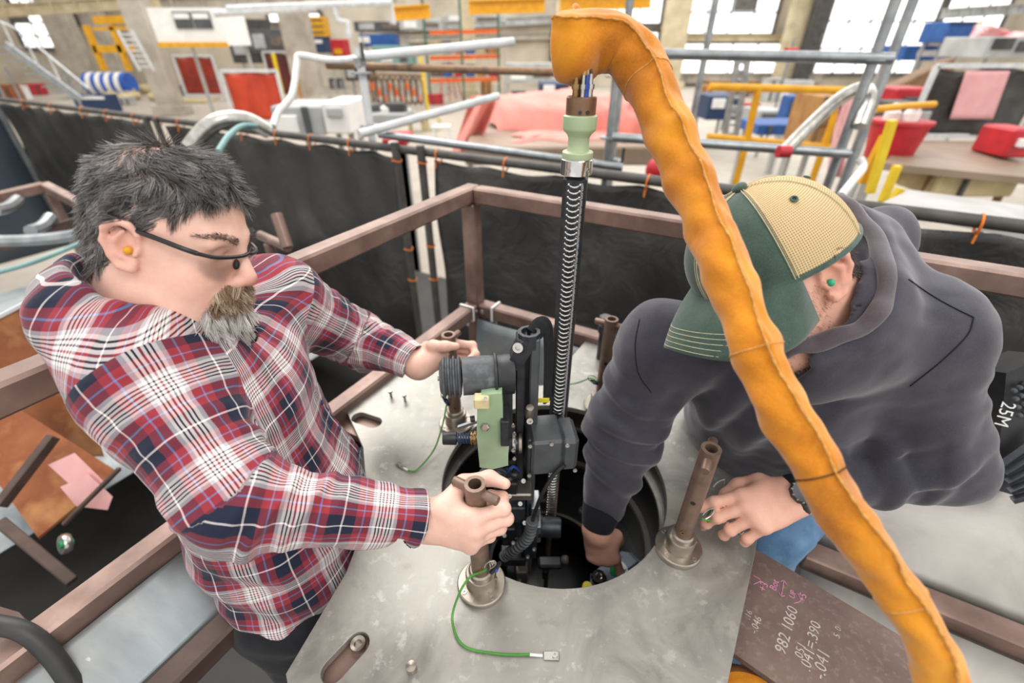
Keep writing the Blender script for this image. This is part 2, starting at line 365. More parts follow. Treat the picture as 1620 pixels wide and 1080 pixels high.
o = thing('bracket', atz(15, 1010, -.05), 'brown bracket plate at the bottom left corner under the black hose', 'bracket')
obj('plate', MB().prism([atd(-30, 950, .83), atd(30, 968, .84), atd(120, 1080, .82), atd(-30, 1110, .80)], V(0, 0, -.02)), 'brown_steel', o)
tag(obj('hose', MB().tube(spline([atd(-20, 985, .74), atd(40, 1000, .75), atd(85, 1040, .76), atd(125, 1100, .77)]), .015, 12), 'hose_black'), 'black rubber hose at the bottom left corner', 'hose')
for k, pts in enumerate((((-5, 1050, .77), (15, 1030, .77), (38, 1015, .775)), ((140, 1090, .78), (143, 1050, .79), (138, 1040, .79)))):
    tag(obj('tie_strap', MB().tube(spline([atd(*p) for p in pts]), .003, 6), 'white_plastic'), 'white tie strap %s' % ('hanging near the black hose end' if k else 'around the brown bracket, leftmost'), 'strap')
# ------------------------------------------------------------------ black tarpaulin fence
n = NT('tarp'); f1 = n.noise(2.5, 5, .6, dist=.6)
n.base(n.ramp(f1, [(.3, lin('2a2a2a')), (.55, lin('3a3836')), (.75, lin('4d4a46'))]), .42); n.bump(n.noise(5, 4, .6, dist=1.), .5, .03)
n = NT('tarp_blue'); n.base(n.ramp(n.noise(1.2, 4), [(.3, lin('2f3a45')), (.7, lin('44505b'))]), .6)
F0 = V(.229, 2.36, .33)                      # a point of the fence's top tube; it runs along D2
fence = thing('tarp_fence', F0+V(0, 0, -1.4), 'tall black tarpaulin fence tied to a dark tube behind both men', 'fence')
t_l, t_r = -6.9, 2.4
obj('top_tube', MB().tube([F0+D2*t for t in np.linspace(t_l, t_r, 20)], .024, 12), 'dark_tube', fence)
rng = random.Random(4)
def tarp(t0, t1, name='tarpaulin', z0=.30, z1=-1.12, off=.0):
    L = t1-t0; nu = int(L*26)+2; ph = [rng.uniform(0, 6) for _ in range(6)]
    def fn(u, v):
        t = t0+L*u; z = z0+(z1-z0)*v - .018*abs(math.sin(t*math.pi/.42))*(1-v)
        y = .02*math.sin(t*7+ph[0]+v*2)*(.3+v) + .012*math.sin(t*17+ph[1]-v*5)*(1-.5*v) + .03*math.sin(t*2.6+v*3+ph[2])*v + .012*math.sin(11*v+4*t+ph[3])
        return F0*V(1, 1, 0)+D2*t+D1*(y+off)+V(0, 0, z)
    g = MB(); g.grid(fn, nu, 40); o = obj(name, g, 'tarp', fence, 80); solidify(o, .003); return o
tarp(t_l, -3.75); tarp(-3.55, -1.05); tarp(-.78, t_r)
for t in (-6.2, -5.55, -4.9, -4.45, -3.98, -3.62, -3.3, -2.9, -2.5, -2.12, -1.78, -1.42, -1.06, -.74, -.3, .45, 1.05, 1.62):
    p = F0+D2*t; g = MB(); ang = np.linspace(0, 2*math.pi, 17); tw = rng.uniform(-.25, .25)
    g.tube([p+V(0, 0, -.012)+(D1*math.cos(a)*.029+ZA*math.sin(a)*.036)+D2*.02*tw*math.sin(a) for a in ang], .0045, 6, False)
    g.tube([p+V(0, 0, -.04)-D1*.03, p+V(0, 0, -.07)-D1*.034], .004, 6); obj('zip_tie', g, 'orange_tie', fence)
# posts in the gap of the fence, with ties
for t in (-1.03, -.84): 
    obj('post', MB().cyl(F0*V(1, 1, 0)+D2*t-D1*.03+V(0, 0, -1.3), F0*V(1, 1, 0)+D2*t-D1*.03+V(0, 0, .37), .024, n=14), 'dark_tube', fence)
    for z in (.27, -.05, -.28, -.5) if t < -.9 else (.28, .05, -.22, -.45):
        p = F0*V(1, 1, 0)+D2*t-D1*.03+V(0, 0, z); obj('zip_tie', MB().tube([p+.028*(VX*math.cos(a)+V(0, 1, 0)*math.sin(a))+ZA*.004*math.sin(a*2) for a in np.linspace(0, 6.283, 15)], .0045, 6, False), 'orange_tie', fence)
for t in (-3.75, -3.6, -6.9): obj('post', MB().cyl(F0*V(1, 1, 0)+D2*t-D1*.03+V(0, 0, -1.3), F0*V(1, 1, 0)+D2*t-D1*.03+V(0, 0, .34), .024, n=12), 'dark_tube', fence)
# left return of the enclosure: blue-grey screen with white edge strip
sc = thing('screen_panel', F0+D2*t_l+V(0, 0, -1.5), 'large blue-grey welding screen with pale edge at the left side', 'screen')
P0 = F0*V(1, 1, 0)+D2*t_l; g = MB()
g.grid(lambda u, v: P0-D1*(4.5*u+.02)+V(0, 0, .33-1.7*v)+D2*(.03*math.sin(8*u)+.02*math.sin(5*v)), 20, 10); o = obj('sheet', g, 'tarp_blue', sc, 60); solidify(o, .004)
obj('edge_strip', MB().box(P0-D1*.05+D2*.03+V(0, 0, -.5), (.05, .05, 1.7), RF), 'galv', sc)
# ------------------------------------------------------------------ scaffold tubes beyond the fence
def tb(name, pts, r, mat, label, cat='pole', n=12, extra=None):
    o = obj(name, MB().tube([V(p) for p in pts], r, n), mat); tag(o, label, cat); return o
def coupler(p, par, r=.03):
    obj('coupler', MB().box(p, (.05, .07, .06), RF, .01), 'galv', par); obj('wedge', MB().box(V(p)+V(.03, -.03, .05), (.015, .01, .09), RF), 'dark_tube', par)
def upright(px0, py0, d, z0, z1, label, mat='galv_white', rosettes=()):
    p = atd(px0, py0, d); o = thing('scaffold_upright', (p[0], p[1], z0), label, 'scaffold pole')
    obj('tube', MB().cyl((p[0], p[1], z0), (p[0], p[1], z1), .024, n=14), mat, o)
    for z in rosettes:
        obj('rosette', MB().lathe((p[0], p[1], z), ZA, [(.02, 0), (.06, 0), (.06, .008), (.02, .008)], 14, False), 'galv', o)
    return o, p
u1, p1 = upright(578, 150, 2.75, -1.6, .83, 'white scaffold upright standing behind the fence left of centre', rosettes=(.42, .70))
coupler((p1[0], p1[1], .76), u1)
u2, p2 = upright(967, 200, 2.55, -1.6, .82, 'short grey scaffold upright just right of the mast', 'galv', rosettes=(.40, .2, .7))
coupler((p2[0]+.05, p2[1], .26), u2)
u3, p3 = upright(1358, 160, 2.3, -1.6, 1.6, 'leaning-looking galvanised scaffold upright at right behind the cap', 'galv', rosettes=(.36, .78))
tb('scaffold_tube', [atd(517, 103, 2.9), atd(900, 115, 2.75)], .022, 'rust_tube', 'rusty brown scaffold tube running behind the mast top', 'scaffold pole')
tb('scaffold_tube', [atd(572, 90, 2.7), atd(812, 66, 3.1)], .026, 'galv_white', 'white scaffold tube sloping up from the left upright', 'scaffold pole')
tb('scaffold_tube', [atd(568, 212, 2.6), atd(788, 152, 3.2)], .024, 'galv_white', 'cream diagonal tube below the rusty tube', 'scaffold pole')
tb('scaffold_tube', [atd(600, 212, 2.75), atd(985, 265, 2.5)], .022, 'galv', 'grey scaffold tube just above the fence behind the mast', 'scaffold pole')
grey_tubes = [tb('scaffold_tube', [atd(1040, 85, 2.5), V(p3[0]+.06, p3[1]-.045, .79)], .026, 'galv', 'upper grey scaffold tube right of the leather sleeve', 'scaffold pole')]
grey_tubes += [tb('scaffold_tube', [atd(968, 217, 2.5), V(p3[0]+.02, p3[1]-.045, .365)], .024, 'galv', 'lower grey scaffold tube above the cap', 'scaffold pole')]
tb('wrapped_hose', spline([atd(432, 200, 2.7), atd(440, 178, 2.75), atd(462, 150, 2.8), atd(470, 100, 2.85), atd(475, 88, 2.85), atd(520, 95, 2.85), atd(560, 93, 2.8), atd(575, 82, 2.75)]), .02, 'white_plastic', 'white wrapped hose bent over the fence left of the upright', 'hose')
tb('duct', spline([atd(300, 235, 2.5), atd(325, 205, 2.5), atd(352, 190, 2.52), atd(390, 190, 2.6), atd(425, 207, 2.7)]), .045, 'steel_bright', 'silver curved duct behind the plaid man\'s hair', 'duct', 16)
tb('hose', spline([atd(345, 240, 2.3), atd(362, 215, 2.4), atd(382, 200, 2.5), atd(405, 199, 2.6)]), .015, 'teal_hose', 'teal hose curling over the fence beside the silver duct', 'hose')
tb('duct', spline([atd(1240, 240, 2.4), atd(1290, 190, 2.4), atd(1330, 155, 2.4), atd(1365, 140, 2.4), atd(1375, 155, 2.3), atd(1360, 200, 2.3)]), .035, 'steel_bright', 'silver hose looping beside the right scaffold upright', 'duct', 14)
tb('wrapped_hose', spline([atd(1330, 310, 2.0), atd(1350, 285, 2.1), atd(1365, 265, 2.15), atd(1360, 250, 2.15)]), .018, 'white_plastic', 'white hose end hanging below the right upright', 'hose')
for k, (px, py, d, dx) in enumerate(((1240, 240, 2.3, 0), (1250, 85, 2.42, 0))):
    p = atd(px, py, d); g = MB(); g.cyl(p-VX*.03, p+VX*.03, .029, n=14); obj('tape_band', g, 'red_paint', grey_tubes[1-k])
# ------------------------------------------------------------------ steel plate with the round opening
HC = V(.095, .715, 0); HR = .258
n = NT('plate_steel'); v1 = n.noise(5, 6, .62, dist=1.4); v2 = n.noise(28, 5, .7); v3 = n.noise(160, 2)
base = n.ramp(v1, [(.30, lin('85827c')), (.48, lin('9e9b94')), (.62, lin('aeaaa1')), (.75, lin('989185'))])
sp = n.ramp(v2, [(.56, (0, 0, 0)), (.70, (1, 1, 1))])
c_ = n.mix(n.math('MULTIPLY', sp, .75), base, lin('d0cec8'))
c_ = n.mix(n.math('MULTIPLY', n.ramp(n.noise(14, 5, .7), [(.58, (0, 0, 0)), (.66, (1, 1, 1))]), .55), c_, lin('7b776f'))
n.base(c_, .42, .55); n.l(n.ramp(v1, [(.3, (.34,)*3), (.7, (.55,)*3)]), n.b.inputs['Roughness']); n.bump(v3, .08, .001)
def shape2d(name, outer, holes, z0, z1, mat, parent=None, bevel=.0008, **props):
    c = bpy.data.curves.new(name, 'CURVE'); c.dimensions = '2D'; c.fill_mode = 'BOTH'; c.extrude = (z1-z0)/2-bevel; c.bevel_depth = bevel; c.bevel_resolution = 0
    for pts in [outer]+holes:
        s_ = c.splines.new('POLY'); s_.points.add(len(pts)-1); s_.use_cyclic_u = True
        for q, p in zip(s_.points, pts): q.co = (p[0], p[1], 0, 1)
    t = bpy.data.objects.new(name, c); COL.objects.link(t); me = bpy.data.meshes.new_from_object(t); bpy.data.objects.remove(t); bpy.data.curves.remove(c)
    me.transform(Matrix.Translation((0, 0, (z0+z1)/2))); me.polygons.foreach_set('use_smooth', [True]*len(me.polygons)); me.set_sharp_from_angle(angle=math.radians(30))
    return obj(name, me, mat, parent, **props)
def circ(c, r, n=72): return [(c[0]+r*math.cos(2*math.pi*i/n), c[1]+r*math.sin(2*math.pi*i/n)) for i in range(n)]
def slot(a, b, r, n=10):
    a, b = V(a)[:2], V(b)[:2]; t = math.atan2(*(b-a)[::-1]); out = []
    for c, s0 in ((b, -math.pi/2), (a, math.pi/2)):
        out += [tuple(c+r*V(math.cos(t+s0+math.pi*i/n), math.sin(t+s0+math.pi*i/n))) for i in range(n+1)]
    return out
PT = .016
SL1 = (atz(568, 660), atz(592, 668)); SL2 = (atz(527, 1060), atz(566, 1018))
outer = [(-.364, .321), (-.318, .489), (-.31, .62), (-.374, .813), (-.463, .958), (-.386, 1.08), (-.31, 1.215), (-.13, 1.06), (.10, 1.06), (.284, 1.352), (.66, 1.14), (.60, .735), (.488, .535), (.342, .308), (.24, .12), (-.20, .05)]
plate = thing('steel_plate', HC, 'scuffed pale steel plate with a large round opening, lying at waist height', 'steel plate')
shape2d('plate', outer, [circ(HC, HR), slot(*SL1, .021), slot(*SL2, .020)], -PT, 0, 'plate_steel', plate)
obj('slot_backing', MB().box((SL1[0]+SL1[1])/2+V(0, 0, -.030), (.14, .09, .02), RF), 'brown_steel', plate)
obj('slot_backing', MB().box((SL2[0]+SL2[1])/2+V(0, 0, -.030), (.13, .09, .02), RF), 'brown_steel', plate)
def hexbolt(p, ax, r, h, mat, par, nm='bolt', shank=.0):
    g = MB(); g.lathe(p, ax, [(r, 0), (r, h*.85), (r*.86, h)], 6)
    if shank: g.lathe(V(p)+nrm(ax)*h, -V(ax), [(r*.55, h), (r*.55, h+shank)], 12)
    return obj(nm, g, mat, par, 30)
obj('slot_bolt', MB().lathe(atz(568, 1022, -.02), ZA, [(.0, .004), (.007, .004), (.007, .010), (.0125, .012), (.0125, 0)], 16, False), 'steel_warm', plate)
for px, py in ((619, 628), (641, 634)):
    obj('stud', MB().lathe(atz(px, py), ZA, [(.0035, 0), (.0035, .018), (.0062, .018), (.0062, .024), (.0, .025)], 12), 'steel_warm', plate)
obj('stud', MB().lathe(atz(652, 1060), ZA, [(.008, 0), (.008, .006), (.0085, .008), (.0085, .016), (.0, .018)], 14), 'steel_warm', plate)
# pit liner under the opening
pit = thing('pit_liner', HC+V(0, 0, -.72), 'black cylindrical pit below the round opening of the steel plate', 'pit')
def ring_band(nm, z1, z0, ro, ri, mat): return obj(nm, MB().lathe(HC+V(0, 0, z0), ZA, [(ri, 0), (ro, 0), (ro, z1-z0), (ri, z1-z0), (ri, 0)], 72, False), mat, pit, 30)
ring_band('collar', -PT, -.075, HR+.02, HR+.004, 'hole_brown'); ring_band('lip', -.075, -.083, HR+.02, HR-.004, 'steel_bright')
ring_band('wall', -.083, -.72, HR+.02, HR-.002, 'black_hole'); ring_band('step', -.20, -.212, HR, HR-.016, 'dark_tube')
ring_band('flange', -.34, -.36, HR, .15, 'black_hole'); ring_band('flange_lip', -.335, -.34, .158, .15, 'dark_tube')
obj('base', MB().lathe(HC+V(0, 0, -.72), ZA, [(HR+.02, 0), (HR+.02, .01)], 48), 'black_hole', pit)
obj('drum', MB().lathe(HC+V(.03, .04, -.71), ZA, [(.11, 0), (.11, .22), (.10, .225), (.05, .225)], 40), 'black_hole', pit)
for k in range(10):
    a = .3+k*2*math.pi/10; obj('flange_bolt', MB().lathe(HC+V(.2*math.cos(a), .2*math.sin(a), -.34), ZA, [(.012, 0), (.012, .008), (.007, .009), (.007, .003), (0, .003)], 14, False), 'dark_tube', pit)
# small device in the pit being pressed
dv = thing('sensor_device', atz(955, 905, -.28), 'grey device with silver knob, green round sticker and yellow dot inside the pit', 'device')
pd = atz(955, 912, -.30)
obj('body', MB().box(pd+V(.03, .0, .012), (.15, .07, .05), rz(.6), .02), 'device_grey', dv)
obj('knob', MB().lathe(atz(947, 913, -.26), V(-.1, -.2, 1), [(.0, -.01), (.019, -.01), (.019, .0), (.015, .004), (.015, .010), (.008, .010), (.006, .006), (0, .006)], 24), 'chrome', dv)
obj('sticker', MB().lathe(atz(975, 902, -.262), V(.1, -.3, 1), [(.0, 0), (.018, 0), (.018, .004), (0, .004)], 24), 'green_dot', dv)
obj('sticker_rim', MB().lathe(atz(978, 903, -.268), V(.1, -.3, 1), [(.0, 0), (.024, 0), (.024, .006), (0, .006)], 24), 'white_plastic', dv)
obj('dot', MB().lathe(atz(929, 928, -.255), V(0, -.3, 1), [(.0, 0), (.012, 0), (.012, .003), (0, .003)], 20), 'yellow_dot', dv)
# ------------------------------------------------------------------ four handle posts
PB = {'F': V(-.057, .465, 0), 'L': V(-.148, .893, 0), 'R': V(.333, .538, 0), 'B': V(.245, .965, 0)}
PH = .285
def handle_post(key, label, bar_dir, rr=.0165):
    b = PB[key]; o = thing('handle_post', b, label, 'handle post', 'T-handle posts round the opening')
    obj('flange', MB().lathe(b, ZA, [(.0, 0), (.044, 0), (.045, .002), (.045, .011), (.043, .013), (.029, .013), (.028, .016), (.028, .042), (.026, .045), (.018, .045)], 32), 'steel_warm', o)
    obj('collar', MB().lathe(b+V(0, 0, .045), ZA, [(.018, 0), (.022, 0), (.022, .008), (.019, .011), (.017, .011)], 28), 'steel_warm', o)
    obj('tube', MB().pipe(b+V(0, 0, .04), b+V(0, 0, PH), rr, .0105, 28), 'post_brown', o)
    obj('tube_floor', MB().lathe(b+V(0, 0, PH-.06), ZA, [(.0, 0), (.0106, 0), (.0106, .003), (0, .003)], 16), 'hole_brown', o)
    z = PH-.016; g = MB(); g.tube([b+V(0, 0, z)+bar_dir*t for t in (-.041, -.039, -.012)], [.0068, .008, .008], 16); obj('crossbar', g, 'post_brown', o)
    g = MB(); g.tube([b+V(0, 0, z)+bar_dir*t for t in (.012, .039, .041)], [.008, .008, .0068], 16); obj('crossbar', g, 'post_brown', o)
    for k in range(4):
        a = .6+k*math.pi/2; p = b+V(.0365*math.cos(a), .0365*math.sin(a), .012)
        obj('screw', MB().lathe(p, ZA, [(.0, 0), (.0045, 0), (.0045, .0025), (.002, .0025), (.002, .0005), (0, .0005)], 12, False), 'steel_bright', o)
    dv_ = nrm(VC-b)*V(1, 1, 0); dv_ = nrm(dv_)
    obj('set_screw', MB().lathe(b+dv_*(rr-.001)+V(0, 0, .075), dv_, [(.0, 0), (.0045, 0), (.0045, .004), (.002, .004), (.002, .001), (0, .001)], 12, False), 'brass', o)
    obj('hole', MB().lathe(b+dv_*(rr-.0035)+V(0, 0, .16), dv_, [(.0045, 0), (.0045, .0037), (0, .0037)], 12, False), 'hole_brown', o)
    obj('set_screw', MB().lathe(b+nrm(V(1, -.2, 0))*(.027)+V(0, 0, .03), V(1, -.2, 0), [(.0, 0), (.004, 0), (.004, .003), (0, .003)], 10), 'brass', o)
    return o
handle_post('F', 'front handle post gripped by the plaid man\'s near hand', D2)
handle_post('L', 'handle post held by the plaid man\'s far hand behind the rubber motor', D1)
handle_post('R', 'free brown T-handle post right of the opening beside the resting hand', D1)
handle_post('B', 'handle post at the back beside the hooded man\'s arm and black studs', D2)
# black hex studs beyond the back post
bs = thing('hex_stud', atz(950, 560), 'thick black studded bolt standing on the plate behind the arm', 'bolt'); p = atz(950, 566)
obj('shank', MB().lathe(p, ZA, [(.014, 0), (.014, .10), (.019, .10), (.019, .125), (.016, .128)], 20), 'black_anod', bs); obj('nut', MB().lathe(p+V(0, 0, .132), ZA, [(.021, 0), (.021, .02), (.018, .023)], 6), 'grey_box', bs, 30)
# ------------------------------------------------------------------ earth wires
def earth_wire(pts, lug, lugdir, label, clip=None):
    o = thing('earth_wire', lug, label, 'wire', 'green earth wires')
    obj('wire', MB().tube(spline(pts, 10), .0021, 10), 'green_wire', o)
    g = MB(); u, v, d = frame_of(lugdir); L = V(lug)
    obj('ferrule', MB().tube([V(pts[-1]), V(pts[-1])*.4+L*.6], .0026, 10), 'white_plastic', o)
    u = nrm(np.cross(ZA, nrm(lugdir))); g.box(L+V(0, 0, .003), (.026, .013, .0025), np.array([nrm(lugdir), u, ZA]).T, .001); obj('lug', g, 'steel_bright', o)
    obj('screw', MB().lathe(L+nrm(lugdir)*.005+V(0, 0, .004), ZA, [(.0, 0), (.0048, 0), (.0048, .004), (.0022, .004), (.0022, .001), (0, .001)], 12), 'steel_bright', o)
    if clip is not None:
        c, cdir = clip; obj('clip_body', MB().tube([V(c), V(c)+V(cdir)*.5, V(c)+V(cdir)], [.004, .006, .0035], 8), 'black_plastic', o)
        ang = np.linspace(-2.4, 2.4, 15); cu = nrm(cdir); cv = nrm(np.cross(cu, V(.3, -1, .4)))
        obj('clip_loop', MB().tube([V(pts[0])+cu*.016*(1+math.cos(a)*.9)+cv*.008*math.sin(a) for a in ang], .0012, 6), 'steel_bright', o)
        obj('clip_pin', MB().lathe(V(c)+V(cdir)*.5, V(.4, -1, .3), [(.0, -.007), (.003, -.007), (.003, .007), (0, .007)], 10), 'blue_wire', o)
    return o
f = PB['F']
earth_wire([f+V(.012, -.02, .085), atz(741, 915, .055), atz(722, 950, .03), atz(716, 985, .012), atz(735, 1022, .004), atz(790, 1034, .004), atz(838, 1035, .004)], atz(872, 1038), (1, -.02, 0),
           'green earth wire looping on the plate in front of the gripped post', ((f+V(.02, -.012, .062)), V(.016, .0, .03)))
lp = PB['L']
earth_wire([lp+V(-.014, -.016, .10), atz(700, 672, .05), atz(686, 712, .015), atz(660, 742, .004), atz(645, 744, .004)], atz(634, 737), (-.8, .6, 0),
           'green earth wire running left from the post under the rubber motor', (lp+V(-.012, -.018, .085), V(-.012, 0, .03)))
bp = PB['B']
earth_wire([bp+V(-.018, -.012, .10), atz(935, 598, .06), atz(915, 605, .02), atz(900, 608, .006)], atz(893, 612), (-1, -.1, 0),
           'short green earth wire at the back post right of the mast', (bp+V(-.016, -.01, .09), V(-.02, 0, .012)))
rp = PB['R']
earth_wire([rp+V(.02, -.01, .11), rp+V(.045, .0, .09), rp+V(.055, .03, .05), atz(1132, 800, .01), atz(1150, 826, .005)], atz(1165, 838), (.6, -.8, 0),
           'green earth wire hooked on the free post near the resting hand', (rp+V(.022, .03, .09), V(.02, .01, .01)))
# ------------------------------------------------------------------ mast with toothed rack
MC = V(.097, .715, 0)
def zpy(py, y=.715): return aty(907, py, y)[2]
mast = thing('probe_mast', MC+V(0, 0, -.6), 'tall black toothed mast with green insulator head standing in the opening', 'mast')
mr = rz(math.radians(-12)); zr = zpy(275)
obj('column', MB().box(MC+V(0, 0, (zr+.12)/2), (.036, .036, zr-.12), mr, .006), 'black_anod', mast)
obj('lower_column', MB().box(MC+V(0, 0, -.03), (.026, .026, .32), mr, .005), 'steel_warm', mast)
obj('lead_screw', MB().lathe(MC+V(0, 0, -.6), ZA, [(.0065, 0), (.0065, .45)], 14), 'steel_warm', mast)
fd = mr@V(0, -1, 0); rd = mr@V(1, 0, 0)
def tooth_mesh():
    g = MB(); g.tube([V(-.0085, 0, 0), V(-.005, -.0008, -.0022), V(0, -.0012, -.0036), V(.005, -.0008, -.0022), V(.0085, 0, 0)], [.0009, .0016, .0022, .0016, .0009], 6)
    g.sph((-.0085, -.0003, .0004), .0019, 8, 5); g.sph((.0085, -.0003, .0004), .0019, 8, 5)
    g.v = [tuple(mr@V(p)) for p in g.v]; return g.mesh('tooth')
tm = tooth_mesh(); z = zr-.012; k = 0
while z > -.18:
    o = bpy.data.objects.new('tooth', tm); COL.objects.link(o); o.parent = mast; o.matrix_parent_inverse = parent_inv(mast)
    o.location = MC+fd*(.0185 if z > .13 else .0138)+V(0, 0, z)
    if k == 0: tm.materials.append(M['chrome'])
    z -= .0092; k += 1
obj('rack_slot', MB().box(MC+fd*.0172+V(0, 0, (zr+.14)/2), (.008, .0025, zr-.15), mr), 'black_hole', mast)
g = MB(); z = zr-.01; k = 0
while z > .13:
    l = .0065 if k % 5 else .010; g.box(MC+fd*.01835+rd*(.0125-l/2+.003)+V(0, 0, z), (l*.5, .0004, .0007), mr); z -= .0023; k += 1
obj('scale_ticks', g, 'white_plastic', mast, 0, kind='stuff')
obj('clamp_ring', MB().lathe(MC+V(0, 0, zr), ZA, [(.0, 0), (.023, 0), (.0238, .001), (.0238, zpy(250)-zr-.001), (.023, zpy(250)-zr), (.0, zpy(250)-zr)], 40), 'chrome', mast)
for a in (-.9, -2.2):
    q = V(math.cos(a), math.sin(a), 0); obj('ring_screw', MB().lathe(MC+q*.0232+V(0, 0, zr+.009), q, [(.0, 0), (.0035, 0), (.0035, .0014), (.0018, .0014), (.0018, .0005), (0, .0005)], 12, False), 'steel_warm', mast)
z0 = zpy(250); z1 = zpy(239); z2 = zpy(218); z3 = zpy(210); z4 = zpy(183)
obj('insulator', MB().lathe(MC+V(0, 0, z0), ZA, [(.0, 0), (.0225, 0), (.0228, .001), (.0228, z1-z0-.001), (.022, z1-z0), (.0165, z1-z0+.001), (.0155, z1-z0+.004), (.0155, z2-z0), (.017, z2-z0+.004), (.0235, z3-z0+.004), (.0242, z3-z0+.007), (.0242, z4-z0), (.021, z4-z0+.002), (0, z4-z0+.002)], 40), 'fibreglass_pale', mast)
obj('brown_collar', MB().lathe(MC+V(0, 0, z4), ZA, [(.0, 0), (.0212, 0), (.0212, zpy(154)-z4), (.0195, zpy(152)-z4), (0, zpy(152)-z4)], 36), 'bronze_brown', mast)
for a in (-1.25, -1.75):
    q = V(math.cos(a), math.sin(a), 0); obj('collar_screw', MB().lathe(MC+q*.0205+V(0, 0, z4+.006), q, [(.0, 0), (.0028, 0), (.0028, .0014), (.001, .0014), (0, .0004)], 10, False), 'black_anod', mast)
zt_ = zpy(153); zs = zpy(118)
for k, (dx, dy, m_, r) in enumerate(((-.010, -.008, 'brass', .0045), (-.001, -.013, 'steel_bright', .003), (.009, -.009, 'steel_bright', .0045), (.004, -.012, 'blue_wire', .0035), (-.006, .006, 'brass', .005), (.010, .004, 'steel_bright', .004))):
    g = MB(); p = MC+V(dx, dy, zt_-.002); g.lathe(p, ZA, [(r, 0), (r, .012), (r*1.35, .012), (r*1.35, .018), (r*.8, .018), (r*.7, .03)], 12); obj('connector', g, m_, mast)
    obj('lead', MB().tube([p+V(0, 0, .028), p+V(-dx*.3, .004, .040), p+V(-dx*.5, .012, .052)], .0028, 8), 'brass' if k % 2 else 'black_plastic', mast)
# ------------------------------------------------------------------ leather cable sleeve
n = NT('leather'); f1 = n.noise(9, 5, .6, dist=.5); f2 = n.noise(420, 3, .8)
c_ = n.ramp(f1, [(.30, lin('9c5408')), (.46, lin('c2720b')), (.60, lin('d48612')), (.78, lin('df9a2a'))])
n.base(n.mix(n.ramp(f2, [(.35, (0, 0, 0)), (.75, (.22,)*3)]), c_, lin('ecb550')), .85, 0, .2); n.b.inputs['Sheen Weight'].default_value = .35
b1 = n.bump(n.noise(28, 4), .35, .006); n.bump(f2, .25, .0012, b1)
pm('leather_edge', 'd9a35a', 'c08740', 200, .9, 0, .5, 500); pm('leather_dark', '5a3818', '3e2610', 40, .9)
sleeve = thing('leather_sleeve', atd(1500, 1100, .45), 'orange suede leather sleeve arching from the mast top across the hooded man', 'cable sleeve')
LP = [(892, 76, .634, 50), (914, 75, .626, 57), (946, 66, .622, 48), (985, 76, .625, 42), (1018, 118, .625, 40), (1046, 180, .61, 39), (1072, 240, .595, 39), (1098, 300, .58, 39), (1122, 360, .56, 38), (1145, 420, .54, 38),
      (1168, 480, .525, 38), (1190, 540, .51, 38), (1216, 605, .50, 39), (1250, 668, .49, 40), (1288, 728, .48, 42), (1320, 790, .47, 40), (1360, 850, .465, 38), (1400, 905, .46, 37), (1432, 955, .455, 36), (1462, 1005, .45, 36), (1482, 1050, .45, 36), (1492, 1120, .46, 36), (1500, 1220, .51, 35), (1492, 1350, .62, 33), (1480, 1480, .76, 30)]
SP = spline([atd(a, b, c) for a, b, c, _ in LP], 10); SRr = np.interp(np.arange(len(SP))/10, range(len(LP)), [r*d/FPX*1.01 for _, _, d, r in LP])
rngs = np.random.RandomState(7); ph = rngs.uniform(0, 6.28, 12)
def sleeve_surface(P, RR, n=48):
    m = len(P); T = [nrm(P[min(i+1, m-1)]-P[max(i-1, 0)]) for i in range(m)]; vs = []; ln = 0; seam = []
    for i in range(m):
        if i: ln += np.linalg.norm(P[i]-P[i-1])
        tc = nrm(VC+V(0, 0, .25)-P[i]); v = nrm(tc-T[i]*(tc@T[i])); u = np.cross(v, T[i])   # seam side roughly up and to the front
        bun = .5+.5*math.sin(ln*62+ph[0]+1.6*math.sin(ln*23)); r0 = RR[i]*(1+.11*(bun-.5))
        for k in range(n):
            a = 2*math.pi*k/n
            w_ = .05*math.sin(3*a+ln*30+ph[1])*math.sin(ln*47+ph[2]) + .035*math.sin(2*a-ln*75+ph[3]) + .025*math.sin(5*a+ln*110+ph[4]) + .03*math.sin(a+ph[5]+ln*38)*math.sin(ln*140)
            a2 = (a-1.25+math.pi) % (2*math.pi)-math.pi; ridge = .17*math.exp(-(a2/.13)**2)
            fl = .92+.10*abs(math.sin(a-.3))      # slightly flattened
            rr = r0*(fl+w_+ridge); p = P[i]+rr*(u*math.cos(a)+v*math.sin(a)); vs.append(p)
            if k == int(round(1.25/(2*math.pi)*n)): seam.append((p, u, v, T[i]))
    return vs, n, m, seam
vs, nn_, mm_, seam = sleeve_surface(SP, SRr)
g = MB(); g.add(vs, [(i*nn_+k, i*nn_+(k+1) % nn_, (i+1)*nn_+(k+1) % nn_, (i+1)*nn_+k) for i in range(mm_-1) for k in range(nn_)])
o = obj('suede', g, 'leather', sleeve, 60); solidify(o, .0022)
g = MB(); wv = lambda i: .0012*math.sin(i*.21)+.0008*math.sin(i*.43+1)
for sgn in (0,):
    st_ = [s_[0]+(s_[1]*math.cos(1.25)+s_[2]*math.sin(1.25))*(.0012+.0006*math.sin(i*2.1))+s_[1]*wv(i) for i, s_ in enumerate(seam)]
    g.tube(st_, [.0013+.0005*math.sin(i*1.7) for i in range(len(st_))], 6)
obj('seam_edge', g, 'leather_edge', sleeve)
def cuff(i, w_=.0011):
    c = V(*np.mean([vs[i*nn_+k] for k in range(nn_)], 0)); pts = [c+(V(vs[i*nn_+k])-c)*1.012 for k in range(nn_)]; return pts+[pts[0]]
for i in (42, 112, 143, 178): obj('stitch_line', MB().tube(cuff(i), .0009, 5, False), 'leather_edge' if i != 143 else 'leather_dark', sleeve)
